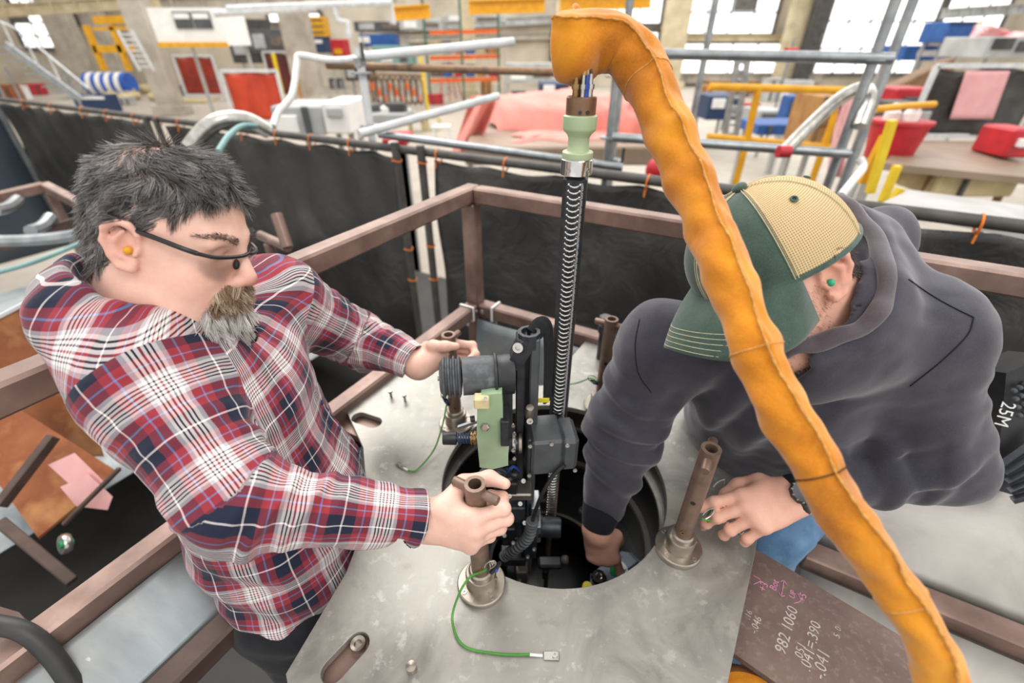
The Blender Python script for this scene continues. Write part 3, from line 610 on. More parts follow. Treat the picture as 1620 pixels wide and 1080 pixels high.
obj('lining', MB().tube([SP[0]+(SP[3]-SP[0])*.25, SP[3], SP[7]], [SRr[0]*.86]*3, 24), 'leather_dark', sleeve)
# hanging branch of the sleeve down to the connectors
hb = spline([atd(926, 92, .628), atd(921, 112, .628), atd(918, 128, .628)], 6); obj('cable_bundle', MB().tube(hb, [.022, .021, .02, .019, .018, .017, .016, .015, .014, .014, .013, .012, .011][:len(hb)], 16), 'leather_dark', sleeve)
# loose leather piece at the bottom
sv2 = [atd(1135, 1085, .80), atd(1162, 1072, .80), atd(1192, 1078, .79), atd(1225, 1100, .78)]
v2_, n2_, m2_, _s = sleeve_surface(spline(sv2, 8), [.021]*25, 30); g = MB(); g.add(v2_, [(i*n2_+k, i*n2_+(k+1) % n2_, (i+1)*n2_+(k+1) % n2_, (i+1)*n2_+k) for i in range(m2_-1) for k in range(n2_)]+[tuple(range(n2_))[::-1], tuple(range((m2_-1)*n2_, m2_*n2_))])
tag(obj('leather_glove', g, 'leather', None, 60), 'bit of orange leather below the plate edge at bottom right', 'leather piece')
# ------------------------------------------------------------------ chalk-marked brown plate
n = NT('chalk_plate'); f1 = n.noise(7, 5, .6); f2 = n.noise(70, 5, .7)
n.base(n.mix(n.ramp(f2, [(.52, (0, 0, 0)), (.74, (.5,)*3)]), n.ramp(f1, [(.3, lin('6a564e')), (.6, lin('7d6860')), (.8, lin('8d7a70'))]), lin('a89a90')), .45, .35); n.bump(f2, .1, .001)
cz0 = -.028
q = [atz(1150, 860, cz0), atz(1203, 872, cz0), atz(1452, 1022, cz0), atz(1478, 1130, cz0), atz(1300, 1130, cz0), atz(1162, 1034, cz0), atz(1150, 1020, cz0)]
cp = thing('bearer_plate', V(*np.mean(q, 0)), 'brown steel plate with chalk figures under the right edge of the steel plate', 'steel plate')
obj('plate', MB().prism(q, V(0, 0, -.012)), 'chalk_plate', cp)
cu = nrm(atz(1290, 950, cz0)-atz(1270, 1030, cz0)); cr_ = np.cross(cu, ZA)      # writing runs up the plate
def wr(body, px, py, size, mat='chalk_white', ang=0.):
    a = nrm(cu*math.cos(ang)+np.cross(ZA, cu)*math.sin(ang)); b = np.cross(ZA, a)
    text('writing', body, size, atz(px, py, cz0)+V(0, 0, .0005), np.array([a, b, ZA]).T, mat, cp)
wr('982 1060', 1245, 995, .026); wr('.051', 1266, 1030, .019); wr('.041=.390', 1283, 1020, .024); wr('-.041', 1300, 1050, .026); wr('-.046', 1196, 988, .017); wr('.16', 1184, 972, .015); wr('5  0', 1325, 1000, .014)
wr('+3', 1208, 928, .02, 'chalk_pink'); wr('Bot', 1225, 925, .017, 'chalk_pink'); wr('+5', 1270, 945, .017, 'chalk_pink'); wr('UP', 1254, 940, .014, 'chalk_pink')
def arrow(a, b):
    a, b = atz(*a, cz0)+V(0, 0, .0008), atz(*b, cz0)+V(0, 0, .0008); d = nrm(b-a); s_ = np.cross(ZA, d); g = MB(); g.bar(a, b, .0012, .0006)
    for e, k in ((a, 1), (b, -1)):
        for m_ in (-1, 1): g.bar(e, e+d*k*.006+s_*m_*.005, .0012, .0006)
    obj('arrow_mark', g, 'chalk_pink', cp)
arrow((1236, 944), (1240, 918)); 
for c0, c1, c2 in (((1192, 910), (1203, 918), (1192, 924)), ((1262, 938), (1266, 950), (1256, 954))):
    obj('arrow_mark', MB().tube(spline([atz(*c0, cz0)+V(0, 0, .0005), atz(*c1, cz0)+V(0, 0, .0005), atz(*c2, cz0)+V(0, 0, .0005)], 6), .0007, 5), 'chalk_pink', cp)
obj('hook_screw', MB().tube(spline([atz(1128, 770, .005), atz(1135, 762, .012), atz(1146, 758, .012), atz(1147, 766, .008)]), .0018, 6), 'steel_bright', plate)
# ------------------------------------------------------------------ drive unit clamped to the mast
P = aty
du = thing('drive_unit', HC+V(-.07, -.06, -.2), 'black motor drive unit with rubber bellows and green block beside the mast', 'machine')
def dbox(nm, px, py, y, size, mat, bev=.002, R=None, par=du): return obj(nm, MB().box(P(px, py, y), size, R, bev), mat, par)
def dlat(nm, px, py, y, ax, prof, mat, n=24, par=du): return obj(nm, MB().lathe(P(px, py, y), V(ax), prof, n), mat, par)
top = P(835, 530, .665)
zc0, zc1 = -.28, top[2]
for dx, nm in ((-.012, 'guide_channel'), (.013, 'guide_channel')):
    g = MB(); g.box((top[0]+dx, .665, (zc0+zc1)/2), (.017, .032, zc1-zc0), None, .0025); obj(nm, g, 'grey_box' if dx > 0 else 'black_anod', du)
obj('guide_web', MB().box((top[0]+.001, .675, (zc0+zc1)/2), (.012, .012, zc1-zc0-.02)), 'black_plastic', du)
obj('socket', MB().pipe((top[0]+.002, .665, zc1-.02), (top[0]+.002, .665, zc1+.008), .020, .014, 10), 'black_anod', du)
g = MB(); sp_ = [P(845, 528, .675), P(855, 515, .685), P(866, 520, .69), P(868, 560, .69), P(867, 600, .69), P(866, 632, .69)]
g.tube(spline(sp_, 6), .016, 10, True, .35, up=(0, -1, .2)); obj('strap', g, 'velcro', du)
dbox('strap_label', 860, 633, .672, (.022, .002, .012), 'yellow_dot')
# rubber motor with bellows
a0 = P(696, 597, .64); a1 = P(812, 590, .655); ax = a1-a0; L = np.linalg.norm(ax); R0 = .0355
prof = [(0, 0), (.026, 0)]
for k in range(4): h = .004+k*.0088; prof += [(R0*.90, h), (R0*1.06, h+.0028), (R0*1.06, h+.0042), (R0*.90, h+.007)]
obj('bellows', MB().lathe(a0, ax, prof+[(0, .041)], 40), 'rubber', du)
obj('motor_body', MB().lathe(a0+nrm(ax)*.040, ax, [(0, 0), (R0*.97, 0), (R0*.97, L*.73-.040), (0, L*.73-.04)], 40), 'rubber', du)
obj('motor_flange', MB().lathe(a0+nrm(ax)*L*.73, ax, [(0, 0), (R0*1.16, 0), (R0*1.16, .004), (R0*1.02, .006), (R0*1.02, .016), (R0*1.05, .018), (R0*1.05, L*.27), (0, L*.27)], 40), 'black_plastic', du)
obj('end_button', MB().lathe(a0-nrm(ax)*.004, ax, [(0, 0), (.006, 0), (.006, .005), (0, .005)], 16), 'steel_bright', du)
# bracket from motor to the channel
g = MB(); g.prism([P(806, 570, .645), P(818, 545, .645), P(834, 538, .645), P(842, 556, .645), P(826, 580, .645), P(812, 590, .645)], V(0, .03, 0)); obj('bracket', g, 'black_anod', du, 30)
dlat('bracket_bolt', 820, 549, .645, (-.2, -1, .35), [(0, 0), (.009, 0), (.009, .006), (.0045, .006), (.0045, .002), (0, .002)], 'steel_bright')
# side plates, green block
g = MB(); g.prism([P(793, 612, .635), P(806, 598, .635), P(811, 610, .635), P(811, 708, .635), P(796, 710, .635), P(793, 690, .635)], V(0, .05, 0)); obj('side_plate', g, 'black_anod', du, 30)
dbox('clamp_block', 799, 672, .615, (.016, .05, .062), 'black_anod')
gp = [P(755, 640, .60), P(761, 625, .60), P(794, 622, .60), P(797, 690, .60), P(804, 704, .60), P(804, 736, .60), P(780, 742, .60), P(759, 739, .60), P(754, 690, .60)]
obj('green_block', MB().prism(gp, V(0, .07, 0)), 'fibreglass', du, 30)
dbox('terminal', 762, 634, .598, (.026, .02, .022), 'cream'); dlat('terminal_screw', 768, 630, .586, (0, -1, .4), [(0, 0), (.003, 0), (.003, .002), (0, .002)], 'steel_bright', 10)
dlat('hex_screw', 768, 674, .600, (-.1, -1, .3), [(.008, -.002), (.008, .006), (.006, .008)], 'steel_bright', 6)
dlat('side_screw', 751, 662, .61, (-1, -.2, 0), [(.006, 0), (.006, .008), (0, .008)], 'black_plastic', 12)
# spring knob
k0 = P(701, 693, .625); k1 = P(757, 693, .625); kd = nrm(k1-k0)
obj('knob', MB().lathe(k0, kd, [(0, 0), (.0115, 0), (.0125, .001), (.0125, .024), (.0115, .026), (0, .026)], 24), 'black_plastic', du)
g = MB(); t_ = np.linspace(0, 1, 90); u_, v_, _ = frame_of(kd); g.tube([k0+kd*(.027+.026*t)+.009*(u_*math.cos(t*5*6.283)+v_*math.sin(t*5*6.283)) for t in t_], .0016, 6); obj('spring', g, 'blue_dark', du)
obj('washer', MB().lathe(k0+kd*.053, kd, [(0, 0), (.013, 0), (.013, .003), (.010, .003), (.010, .006), (.0145, .006), (.0145, .010), (0, .010)], 20), 'brass', du)
obj('spindle', MB().cyl(k0+kd*.02, k0+kd*.09, .004, n=10), 'steel_warm', du); obj('lever', MB().bar(P(725, 676, .64), P(760, 664, .64), .006, .006), 'galv', du)
# bearing stack between green block and channel
for k, (px, r, m_) in enumerate(((803, .022, 'steel_bright'), (808, .018, 'black_anod'), (813, .021, 'steel_bright'), (818, .017, 'black_anod'), (823, .020, 'steel_warm'))):
    dlat('bearing', px, 700, .64, (1, 0, 0), [(0, -.0028), (r, -.0028), (r, .0028), (0, .0028)], m_, 28)
for k in range(5): dlat('cap_screw', 812+2*(k % 3), 672+13*k, .615, (-.1, -1, .2), [(0, 0), (.0035, 0), (.0035, .004), (.0015, .004), (0, .001)], 'steel_bright', 10)
# gearbox
gb = P(873, 700, .645); gr = rz(math.radians(6))
obj('gearbox', MB().box(gb+V(-.016, -.004, 0), (.060, .078, .090), gr, .005), 'grey_box', du); obj('gearbox_cover', MB().box(gb+V(.028, -.002, .001), (.034, .072, .084), gr, .008), 'grey_box', du)
obj('gearbox_plate', MB().box(gb+V(-.050, 0, 0), (.007, .084, .098), gr, .002), 'black_anod', du)
for dx, dz in ((-.05, .042), (-.05, -.042), (.020, .036), (.040, -.038), (-.01, .043)):
    obj('cap_screw', MB().lathe(gb+gr@V(dx, -.041, dz*.95), V(0, -1, .2), [(0, 0), (.004, 0), (.004, .004), (.0018, .004), (0, .0015)], 10), 'steel_bright', du)
dlat('sensor', 838, 648, .625, (.05, -.3, 1), [(0, -.022), (.0075, -.022), (.0085, -.016), (.0085, 0), (.007, .008), (0, .009)], 'steel_warm', 20)
dlat('sensor_nut', 838, 664, .62, (0, -1, .3), [(0, 0), (.006, 0), (.006, .006), (.003, .006), (.003, .002), (0, .002)], 'steel_bright', 14)
# lower stage in the pit: blocks, cable, motor
Y2 = .66
for px, py, sx, sy, sz, m_ in ((812, 800, .05, .05, .05, 'black_anod'), (800, 830, .045, .05, .04, 'black_plastic'), (822, 775, .05, .04, .02, 'steel_warm'), (815, 842, .06, .05, .03, 'black_anod'), (838, 850, .03, .05, .09, 'black_anod'),
                               (800, 762, .05, .04, .035, 'black_plastic'), (790, 815, .03, .03, .05, 'black_plastic'), (812, 878, .06, .04, .03, 'black_plastic'), (825, 905, .03, .03, .05, 'steel_warm'), (808, 905, .02, .03, .06, 'black_anod')):
    dbox('stage_block', px, py, Y2-.03, (sx, sy, sz), m_, .003)
for px, py in ((795, 786), (806, 784), (823, 796), (830, 826), (812, 858), (835, 880), (798, 846), (822, 918), (804, 918), (845, 868), (787, 800), (828, 760)):
    dlat('stage_screw', px, py, Y2-.062, (0, -1, .8), [(0, 0), (.0045, 0), (.0045, .004), (.002, .004), (.002, .001), (0, .001)], 'steel_bright', 12)
for px in (819, 826): obj('stage_rail', MB().bar(P(px, 870, .64), P(px, 925, .64), .006, .006), 'steel_bright', du)
dlat('stage_motor', 852, 832, .655, (1, -.1, 0), [(0, 0), (.026, 0), (.026, .006), (.0235, .008), (.0235, .048), (.021, .052), (0, .052)], 'black_anod', 32)
dbox('motor_mount', 850, 828, .66, (.014, .06, .06), 'galv', .002); dbox('motor_mount', 846, 800, .66, (.02, .05, .05), 'galv', .002)
dlat('clamp_knob', 888, 885, .66, (1, -.2, .1), [(0, 0), (.008, 0), (.012, .006), (.012, .014), (.008, .018), (0, .018)], 'dark_tube', 16); dbox('clamp_arm', 870, 890, .66, (.06, .03, .018), 'black_plastic', .005)
dbox('clamp_arm', 862, 905, .66, (.012, .02, .04), 'black_plastic', .003)
cab = spline([P(893, 735, .60), P(875, 752, .595), P(856, 785, .59), P(846, 812, .59), P(842, 826, .59), P(835, 850, .59), P(815, 868, .60), P(797, 880, .62)], 10)
obj('cable', MB().tube(cab[:42], .0042, 10), 'black_plastic', du)
cc = cab[38:]; g = MB(); g.tube([p for p in cc for _ in (0, 1)], [(.0125, .0098)[i % 2] for i in range(2*len(cc))], 18) if False else None
fine = spline(cc, 3); g.tube(fine, [.0132 if (i//3) % 2 else .0092 for i in range(len(fine))], 18); obj('corrugated_hose', g, 'rubber', du)
for k, (a, b, c) in enumerate((((770, 745), (790, 742), (812, 748)), ((765, 752), (783, 760), (800, 745)), ((800, 748), (812, 738), (822, 745)))):
    obj('blue_cable', MB().tube(spline([P(*a, .62), P(*b, .615), P(*c, .63)], 8), .0028, 8), 'blue_wire', du)
g = MB(); hp = spline([P(762, 752, .62), P(770, 742, .62), P(784, 742, .62), P(792, 752, .62)], 8); g.tube(hp, [.009 if (i//2) % 2 else .0075 for i in range(len(hp))], 14); obj('corrugated_hose', g, 'rubber', du)
for px, py, r, h in ((804, 752, .010, .03), (814, 746, .008, .025), (803, 738, .006, .02)):
    dlat('plug', px, py, .625, (.1, -.2, 1), [(0, -h), (r, -h), (r, -h*.4), (r*1.25, -h*.4), (r*1.25, 0), (r*.7, .002), (r*.6, h*.6), (0, h*.6)], 'black_plastic', 16)
g = MB(); g.tube([P(787, 748, .61)+V(.016*math.cos(a), 0, .012*math.sin(a)) for a in np.linspace(0, 6.283, 20)], .003, 8, False); obj('ring_clamp', g, 'black_anod', du)
from mathutils.kdtree import KDTree
# ------------------------------------------------------------------ implicit surfaces for bodies and clothes
F32 = np.float32
class Fd:
    def __init__(s): s.p = []; s.lip = {}
    def rc(s, a, b, ra, rb=None, k=.01, sub=False):            # tapered capsule
        a, b = V(a).astype(F32), V(b).astype(F32); rb = ra if rb is None else rb; ab = b-a; L2 = max(float(ab@ab), 1e-12)
        def f(P):
            t = np.clip(((P-a)@ab)/L2, 0, 1); q = P-a-t[:, None]*ab
            return np.sqrt((q*q).sum(1)) - (ra+(rb-ra)*t)
        s.p.append((f, k, sub)); return s
    def el(s, c, r, R=None, k=.01, sub=False):                 # ellipsoid
        c = V(c).astype(F32); r = V(r).astype(F32); R = (np.eye(3) if R is None else np.asarray(R)).astype(F32)
        def f(P):
            q = (P-c)@R; k0 = np.sqrt(((q/r)**2).sum(1)); k1 = np.sqrt(((q/(r*r))**2).sum(1))+1e-9; return k0*(k0-1)/k1
        s.p.append((f, k, sub)); s.lip[len(s.p)-1] = min(3., float(r.max()/r.min())); return s
    def chain(s, pts, rr, k=.01):
        for i in range(len(pts)-1): s.rc(pts[i], pts[i+1], rr[i], rr[i+1], k)
        return s
    def cut(s, p, nrmal, k=.004):                              # remove the half space on the normal's side
        p = V(p).astype(F32); nn = nrm(nrmal).astype(F32)
        s.p.append((lambda P: -((P-p)@nn), k, True)); return s
    def fn(s, f, k=.004, sub=False): s.p.append((f, k, sub)); return s
def smn(a, b, k): h = np.maximum(k-np.abs(a-b), 0)/k; return np.minimum(a, b)-h*h*k*.25
def fold(prims, P, act=None, ns=1):
    d = np.full(len(P), 9., F32)
    for i, (f, k, sub) in enumerate(prims):
        if act is None: idx = slice(None)
        else:
            if not act[i].any(): continue
            idx = np.repeat(act[i], ns)
        x = f(P[idx]).astype(F32)
        d[idx] = -smn(-d[idx], x, k) if sub else smn(d[idx], x, k)
    return d
def nets(fd, h, lo, hi, disp=None, amp=0., B=8, smooth=2, mg=1.25):
    prims = fd.p; lo = V(lo); hi = V(hi); nb = np.ceil((hi-lo)/(h*B)).astype(int)
    I = np.stack(np.meshgrid(*[np.arange(x) for x in nb], indexing='ij'), -1).reshape(-1, 3)
    C0 = (lo+(I+.5)*B*h).astype(F32); vals = [f(C0).astype(F32) for f, _, _ in prims]
    d = np.full(len(C0), 9., F32)
    for (f, k, sub), x in zip(prims, vals): d = -smn(-d, x, k) if sub else smn(d, x, k)
    rad = .87*B*h; keep = np.abs(d) < rad*mg+amp; I = I[keep]; dk = d[keep]
    act = [((x[keep]/fd.lip.get(i, 1.) < rad*(mg+.3)+k+amp) if sub else (x[keep]/fd.lip.get(i, 1.) < np.maximum(dk, 0)+2*mg*rad+k+amp)) for i, ((f, k, sub), x) in enumerate(zip(prims, vals))]
    n1 = B+1; loc = np.stack(np.meshgrid(*[np.arange(n1)]*3, indexing='ij'), -1).reshape(-1, 3)
    G = (I[:, None, :]*B+loc[None]); P = (lo+G.reshape(-1, 3)*h).astype(F32)
    D = fold(prims, P, act, n1**3)
    if disp is not None: D = D+disp(P).astype(F32)
    D = D.reshape(-1, n1, n1, n1); nblk = len(I)
    # one vertex per sign-changing cell
    cs = [D[:, i:i+B, j:j+B, k:k+B] for i in (0, 1) for j in (0, 1) for k in (0, 1)]
    neg = sum((c < 0).astype(np.int8) for c in cs); cell = (neg > 0) & (neg < 8)
    bi, ci, cj, ck = np.nonzero(cell); corner = np.stack([c[cell] for c in cs], 1).reshape(-1, 2, 2, 2)
    acc = np.zeros((len(bi), 3)); cnt = np.zeros(len(bi))
    for ax in range(3):
        for a in (0, 1):
            for b in (0, 1):
                ix0 = [a, b]; ix0.insert(ax, 0); ix1 = [a, b]; ix1.insert(ax, 1)
                d0 = corner[:, ix0[0], ix0[1], ix0[2]]; d1 = corner[:, ix1[0], ix1[1], ix1[2]]; m = (d0 < 0) != (d1 < 0)
                t = np.where(m, d0/np.where(m, d0-d1, 1), 0); pt = np.zeros((len(bi), 3)); o = [i for i in range(3) if i != ax]
                pt[:, ax] = t; pt[:, o[0]] = a; pt[:, o[1]] = b; acc += pt*m[:, None]; cnt += m
    gc = I[bi]*B+np.stack([ci, cj, ck], 1); VV = lo+(gc+acc/cnt[:, None])*h
    N = (nb*B+4).astype(np.int64); key = lambda g: ((g[..., 0]+1)*N[1]+(g[..., 1]+1))*N[2]+(g[..., 2]+1)
    kk = key(gc.astype(np.int64)); od = np.argsort(kk); ks = kk[od]; Q = []
    for ax in range(3):
        sl0 = D[:, :B, :B, :B]; s1 = [slice(0, B)]*3; s1[ax] = slice(1, B+1); sl1 = D[(slice(None),)+tuple(s1)]
        m = (sl0 < 0) != (sl1 < 0); b_, i_, j_, k_ = np.nonzero(m); pos = sl0[m] < 0; g0 = (I[b_]*B+np.stack([i_, j_, k_], 1)).astype(np.int64)
        o1, o2 = (ax+1) % 3, (ax+2) % 3; q = []
        for da, db in ((-1, -1), (0, -1), (0, 0), (-1, 0)):
            gg = g0.copy(); gg[:, o1] += da; gg[:, o2] += db; kq = key(gg); p_ = np.searchsorted(ks, kq); p_ = np.minimum(p_, len(ks)-1)
            q.append(np.where(ks[p_] == kq, od[p_], -1))
        q = np.stack(q, 1); q[~pos] = q[~pos][:, ::-1]; Q.append(q[(q >= 0).all(1)])
    Q = np.concatenate(Q)
    for _ in range(smooth):
        ia = np.concatenate([Q, Q], 1).ravel(); ib = np.concatenate([np.roll(Q, 1, 1), np.roll(Q, -1, 1)], 1).ravel()
        s_ = np.stack([np.bincount(ia, VV[ib, c], len(VV)) for c in range(3)], 1); c_ = np.bincount(ia, minlength=len(VV))
        VV = VV*.5+.5*s_/np.maximum(c_, 1)[:, None]
    return VV, Q
def quadmesh(name, VV, Q, smooth=True):
    me = bpy.data.meshes.new(name); me.vertices.add(len(VV)); me.vertices.foreach_set('co', VV.astype(F32).ravel())
    me.loops.add(Q.size); me.loops.foreach_set('vertex_index', Q.astype(np.int32).ravel()); me.polygons.add(len(Q))
    me.polygons.foreach_set('loop_start', np.arange(0, Q.size, Q.shape[1], dtype=np.int32)); me.polygons.foreach_set('use_smooth', np.ones(len(Q), bool))
    me.update(calc_edges=True); return me
def vcol(me, name, c):                                         # per-vertex colour
    a = me.attributes.new(name, 'FLOAT_COLOR', 'POINT'); a.data.foreach_set('color', np.concatenate([c, np.ones((len(c), 1))], 1).astype(F32).ravel())
def uvset(me, uv): l = me.uv_layers.new(name='cloth'); l.data.foreach_set('uv', uv.astype(F32).ravel())
def lumps(P, seed, freqs, amps):                               # smooth pseudo-noise from warped sines
    r = np.random.RandomState(seed); out = np.zeros(len(P))
    for f_, a_ in zip(freqs, amps):
        A, B_ = r.randn(3, 3), r.randn(3, 3); ph_ = r.uniform(0, 6.28, 6); q = P@(A.T*f_*.55); w_ = np.sin(P@(B_.T*f_*.35)+ph_[:3])
        out += a_*(np.sin(q[:, 0]+ph_[3]+1.3*w_[:, 0])*np.sin(q[:, 1]+ph_[4]+1.3*w_[:, 1])+.5*np.sin(q[:, 2]+ph_[5]+1.7*w_[:, 2]))
    return out
def rot3(yaw, pitch, roll):
    cy, sy, cp_, sp, cr, sr = math.cos(yaw), math.sin(yaw), math.cos(pitch), math.sin(pitch), math.cos(roll), math.sin(roll)
    return np.array([[cy, -sy, 0], [sy, cy, 0], [0, 0, 1]])@np.array([[cp_, 0, sp], [0, 1, 0], [-sp, 0, cp_]])@np.array([[1, 0, 0], [0, cr, -sr], [0, sr, cr]])
# ------------------------------------------------------------------ skin, cloth and hair materials
n = NT('skin'); a = n.attr('col'); f1 = n.noise(60, 5, .65); f2 = n.noise(700, 2)
n.base(n.mix(n.ramp(f1, [(.35, (0, 0, 0)), (.7, (.22,)*3)]), a.outputs['Color'], lin('c97f6c')), .48, 0, .4); n.b.inputs['Subsurface Weight'].default_value = .12
n.b.inputs['Subsurface Radius'].default_value = (.01, .004, .002); n.b.inputs['Subsurface Scale'].default_value = .5
b1 = n.bump(n.noise(150, 4, .7), .16, .0015); n.bump(f2, .12, .0005, b1)
def stripes(n, c, tab):                                        # repeating thread colours along one direction
    o = n.n('ShaderNodeValToRGB'); r = o.color_ramp; r.interpolation = 'CONSTANT'
    while len(r.elements) < len(tab): r.elements.new(.5)
    for e, (p, col) in zip(r.elements, tab): e.position = p; e.color = lin(col)
    n.l(n.math('FRACT', c), o.inputs[0]); return o.outputs[0]
W_, G_, R_, N_, B_, K_ = 'f0e6e4', 'bdb6bc', '94323c', '1f2438', '7488b8', '14131a'
TAB = [(0, N_), (.13, W_), (.15, N_), (.28, R_), (.36, B_), (.378, R_), (.46, G_), (.50, W_), (.535, K_), (.549, W_), (.572, K_), (.586, W_), (.612, R_), (.632, W_), (.66, K_), (.674, W_), (.697, K_), (.711, W_), (.74, G_), (.78, R_), (.865, B_), (.883, R_), (.97, N_)]
n = NT('plaid'); uvn = n.n('ShaderNodeUVMap', uv_map='cloth'); sx = n.n('ShaderNodeSeparateXYZ'); n.l(uvn.outputs[0], sx.inputs[0])
wob = n.noise(14, 2); wb = n.math('MULTIPLY', n.math('SUBTRACT', wob, .5), .05)
us = stripes(n, n.math('ADD', sx.outputs[0], wb), TAB); vs_ = stripes(n, n.math('ADD', sx.outputs[1], wb), TAB)
wv = n.n('ShaderNodeTexWave', wave_type='BANDS', bands_direction='DIAGONAL'); wv.inputs['Scale'].default_value = 90; n.l(uvn.outputs[0], wv.inputs['Vector'])
n.base(n.mix(n.math('ADD', n.math('MULTIPLY', wv.outputs['Fac'], .24), .38), us, vs_), .85, 0, .2); n.b.inputs['Sheen Weight'].default_value = .15
b1 = n.bump(n.noise(40, 4, .6, dist=.6), .25, .004); n.bump(n.noise(900, 2), .15, .0006, b1)
def cloth(name, c1, c2, bump=.2, sheen=.2, fz=600, sc=25):
    n = NT(name); f1 = n.noise(sc, 4); f2 = n.noise(fz, 3, .7)
    n.base(n.mix(n.ramp(f2, [(.45, (0, 0, 0)), (.75, (.25,)*3)]), n.ramp(f1, [(.3, lin(c1)), (.7, lin(c2))]), tuple(min(1, x*1.8+.02) for x in lin(c2)[:3])+(1,)), .9, 0, .15); n.b.inputs['Sheen Weight'].default_value = sheen
    b1 = n.bump(n.noise(30, 4, .6), bump, .004); n.bump(f2, .2, .0008, b1); return n
cloth('hoodie', '35343d', '43414b', .15, .35); cloth('hood_inner', '2c2a31', '38353d', .15, .2); cloth('hood_edge', '4a4348', '5a5257', .15, .35); cloth('rib_black', '17171b', '202026', .1, .1); cloth('trouser_black', '1c1c20', '27272c', .2, .1); cloth('tee_black', '1e2026', '2a2c33', .1, .1)
cloth('denim', '4f7297', '7699b9', .25, .1, 900, 14); cloth('cap_green', '33473f', '4d6056', .2, .3, 500, 18)
n = NT('cap_mesh'); uvn = n.n('ShaderNodeUVMap', uv_map='cloth'); sx = n.n('ShaderNodeSeparateXYZ'); n.l(uvn.outputs[0], sx.inputs[0])
hh = n.math('MULTIPLY', n.math('ABSOLUTE', n.math('SINE', n.math('MULTIPLY', sx.outputs[0], math.pi))), n.math('ABSOLUTE', n.math('SINE', n.math('MULTIPLY', sx.outputs[1], math.pi))))
n.base(n.ramp(hh, [(.45, lin('d4bb90')), (.85, lin('806a48'))]), .85, 0, .2); n.bump(n.math('MULTIPLY', hh, -1.), .5, .0012)
pm('cap_thread', 'cfc9a8', 'b8b290', 100, .9); pm('frame_black', '1c1d1f', '141516', 30, .35); pm('boot', '2a211b', '1f1914', 20, .6)
n = NT('lens'); n.base((.96, .97, .97, 1), .05); n.b.inputs['Transmission Weight'].default_value = 1.; n.b.inputs['IOR'].default_value = 1.05; n.b.inputs['Alpha'].default_value = .35
def hairmat(name, dark, light):
    n = NT(name); oi = n.attr('tone'); n.base(n.ramp(oi.outputs['Fac'], [(.0, lin(dark)), (1., lin(light))]), .38, 0, .6); return n
hairmat('hair_grey', '292320', 'b0aba8'); hairmat('beard_white', 'b0a89f', 'f6f3f0'); hairmat('moustache', '86694e', 'd8c2aa'); hairmat('hair_brown', '2c241f', '5a4b40')
pm('watch_face', '2a2d30', '8b8f92', 120, .15, .3); pm('ear_plug', 'e0a21c', 'cf8f12', 50, .6); pm('plug_green', '3fb489', '2f9a74', 50, .6)
# ------------------------------------------------------------------ heads and hands
def head(fd, c, R, s=1., nose=True, jowl=1., nkx=-.05):
    X = lambda p: V(c)+R@(V(p)*s); e = lambda p, r, k, Rl=None, sub=False: fd.el(X(p), V(r)*s, R if Rl is None else R@Rl, k*s, sub)
    q = lambda a, b, ra, rb, k=.01: fd.rc(X(a), X(b), ra*s, rb*s, k*s)
    e((-.006, 0, .048), (.101, .077, .088), .01); e((.034, 0, -.008), (.064, .066, .085), .035); e((.042, 0, -.066), (.052, .056*jowl, .046), .03)
    e((.035, 0, -.10), (.055, .05*jowl, .03), .035); q((-.03, 0, -.02), (nkx, 0, -.20), .060*jowl, .072, .04)
    for y in (-1, 1):
        e((.060, y*.037, -.032), (.032, .028, .034), .02); q((.084, y*.046, .027), (.093, y*.014, .031), .011, .010, .016)
        e((.104, y*.034, .010), (.018, .018, .012), .012, None, True); e((.0795, y*.033, .010), (.0135, .015, .0125), .004)
        q((.084, y*.047, .0165), (.0925, y*.022, .0165), .0028, .0028, .004); q((.083, y*.046, .002), (.0915, y*.022, .003), .0024, .0024, .004)
        # ear: plate, rim, bowl, lobe
        e((-.010, y*.079, .000), (.019, .0055, .029), .006, rot3(y*-.35, .12, 0))
        rim = [(.010, .0775, .004), (.010, .082, .020), (.002, .087, .032), (-.012, .091, .034), (-.025, .092, .022), (-.028, .090, .004), (-.021, .086, -.014), (-.010, .082, -.027), (.002, .080, -.028), (.006, .079, -.018)]
        fd.chain([X((x, y*yy, z)) for x, yy, z in rim], [.0035*s, .004*s, .0045*s, .0048*s, .0045*s, .0042*s, .0042*s, .006*s, .0062*s, .004*s], .004*s)
        fd.chain([X((x, y*yy, z)) for x, yy, z in ((-.006, .086, .022), (-.016, .087, .008), (-.013, .085, -.010), (-.002, .083, -.016))], [.003*s]*4, .005*s)
        e((-.003, y*.088, .000), (.0085, .008, .011), .004, None, True); q((.008, y*.079, -.002), (.007, y*.0815, -.008), .0045, .004, .004)
    if nose:
        q((.094, 0, .024), (.117, 0, -.020), .0085, .0112, .014); e((.1165, 0, -.026), (.0125, .0135, .0115), .008)
        for y in (-1, 1): e((.107, y*.0125, -.031), (.0115, .0075, .0085), .006); e((.113, y*.007, -.0395), (.004, .0035, .003), .003, None, True)
        e((.084, 0, -.062), (.026, .034, .024), .02); q((.104, -.016, -.0605), (.104, .016, -.0605), .0045, .0045, .006); q((.103, -.014, -.071), (.103, .014, -.071), .0052, .0052, .006)
        e((.084, 0, -.097), (.022, .026, .02), .02)
    return X
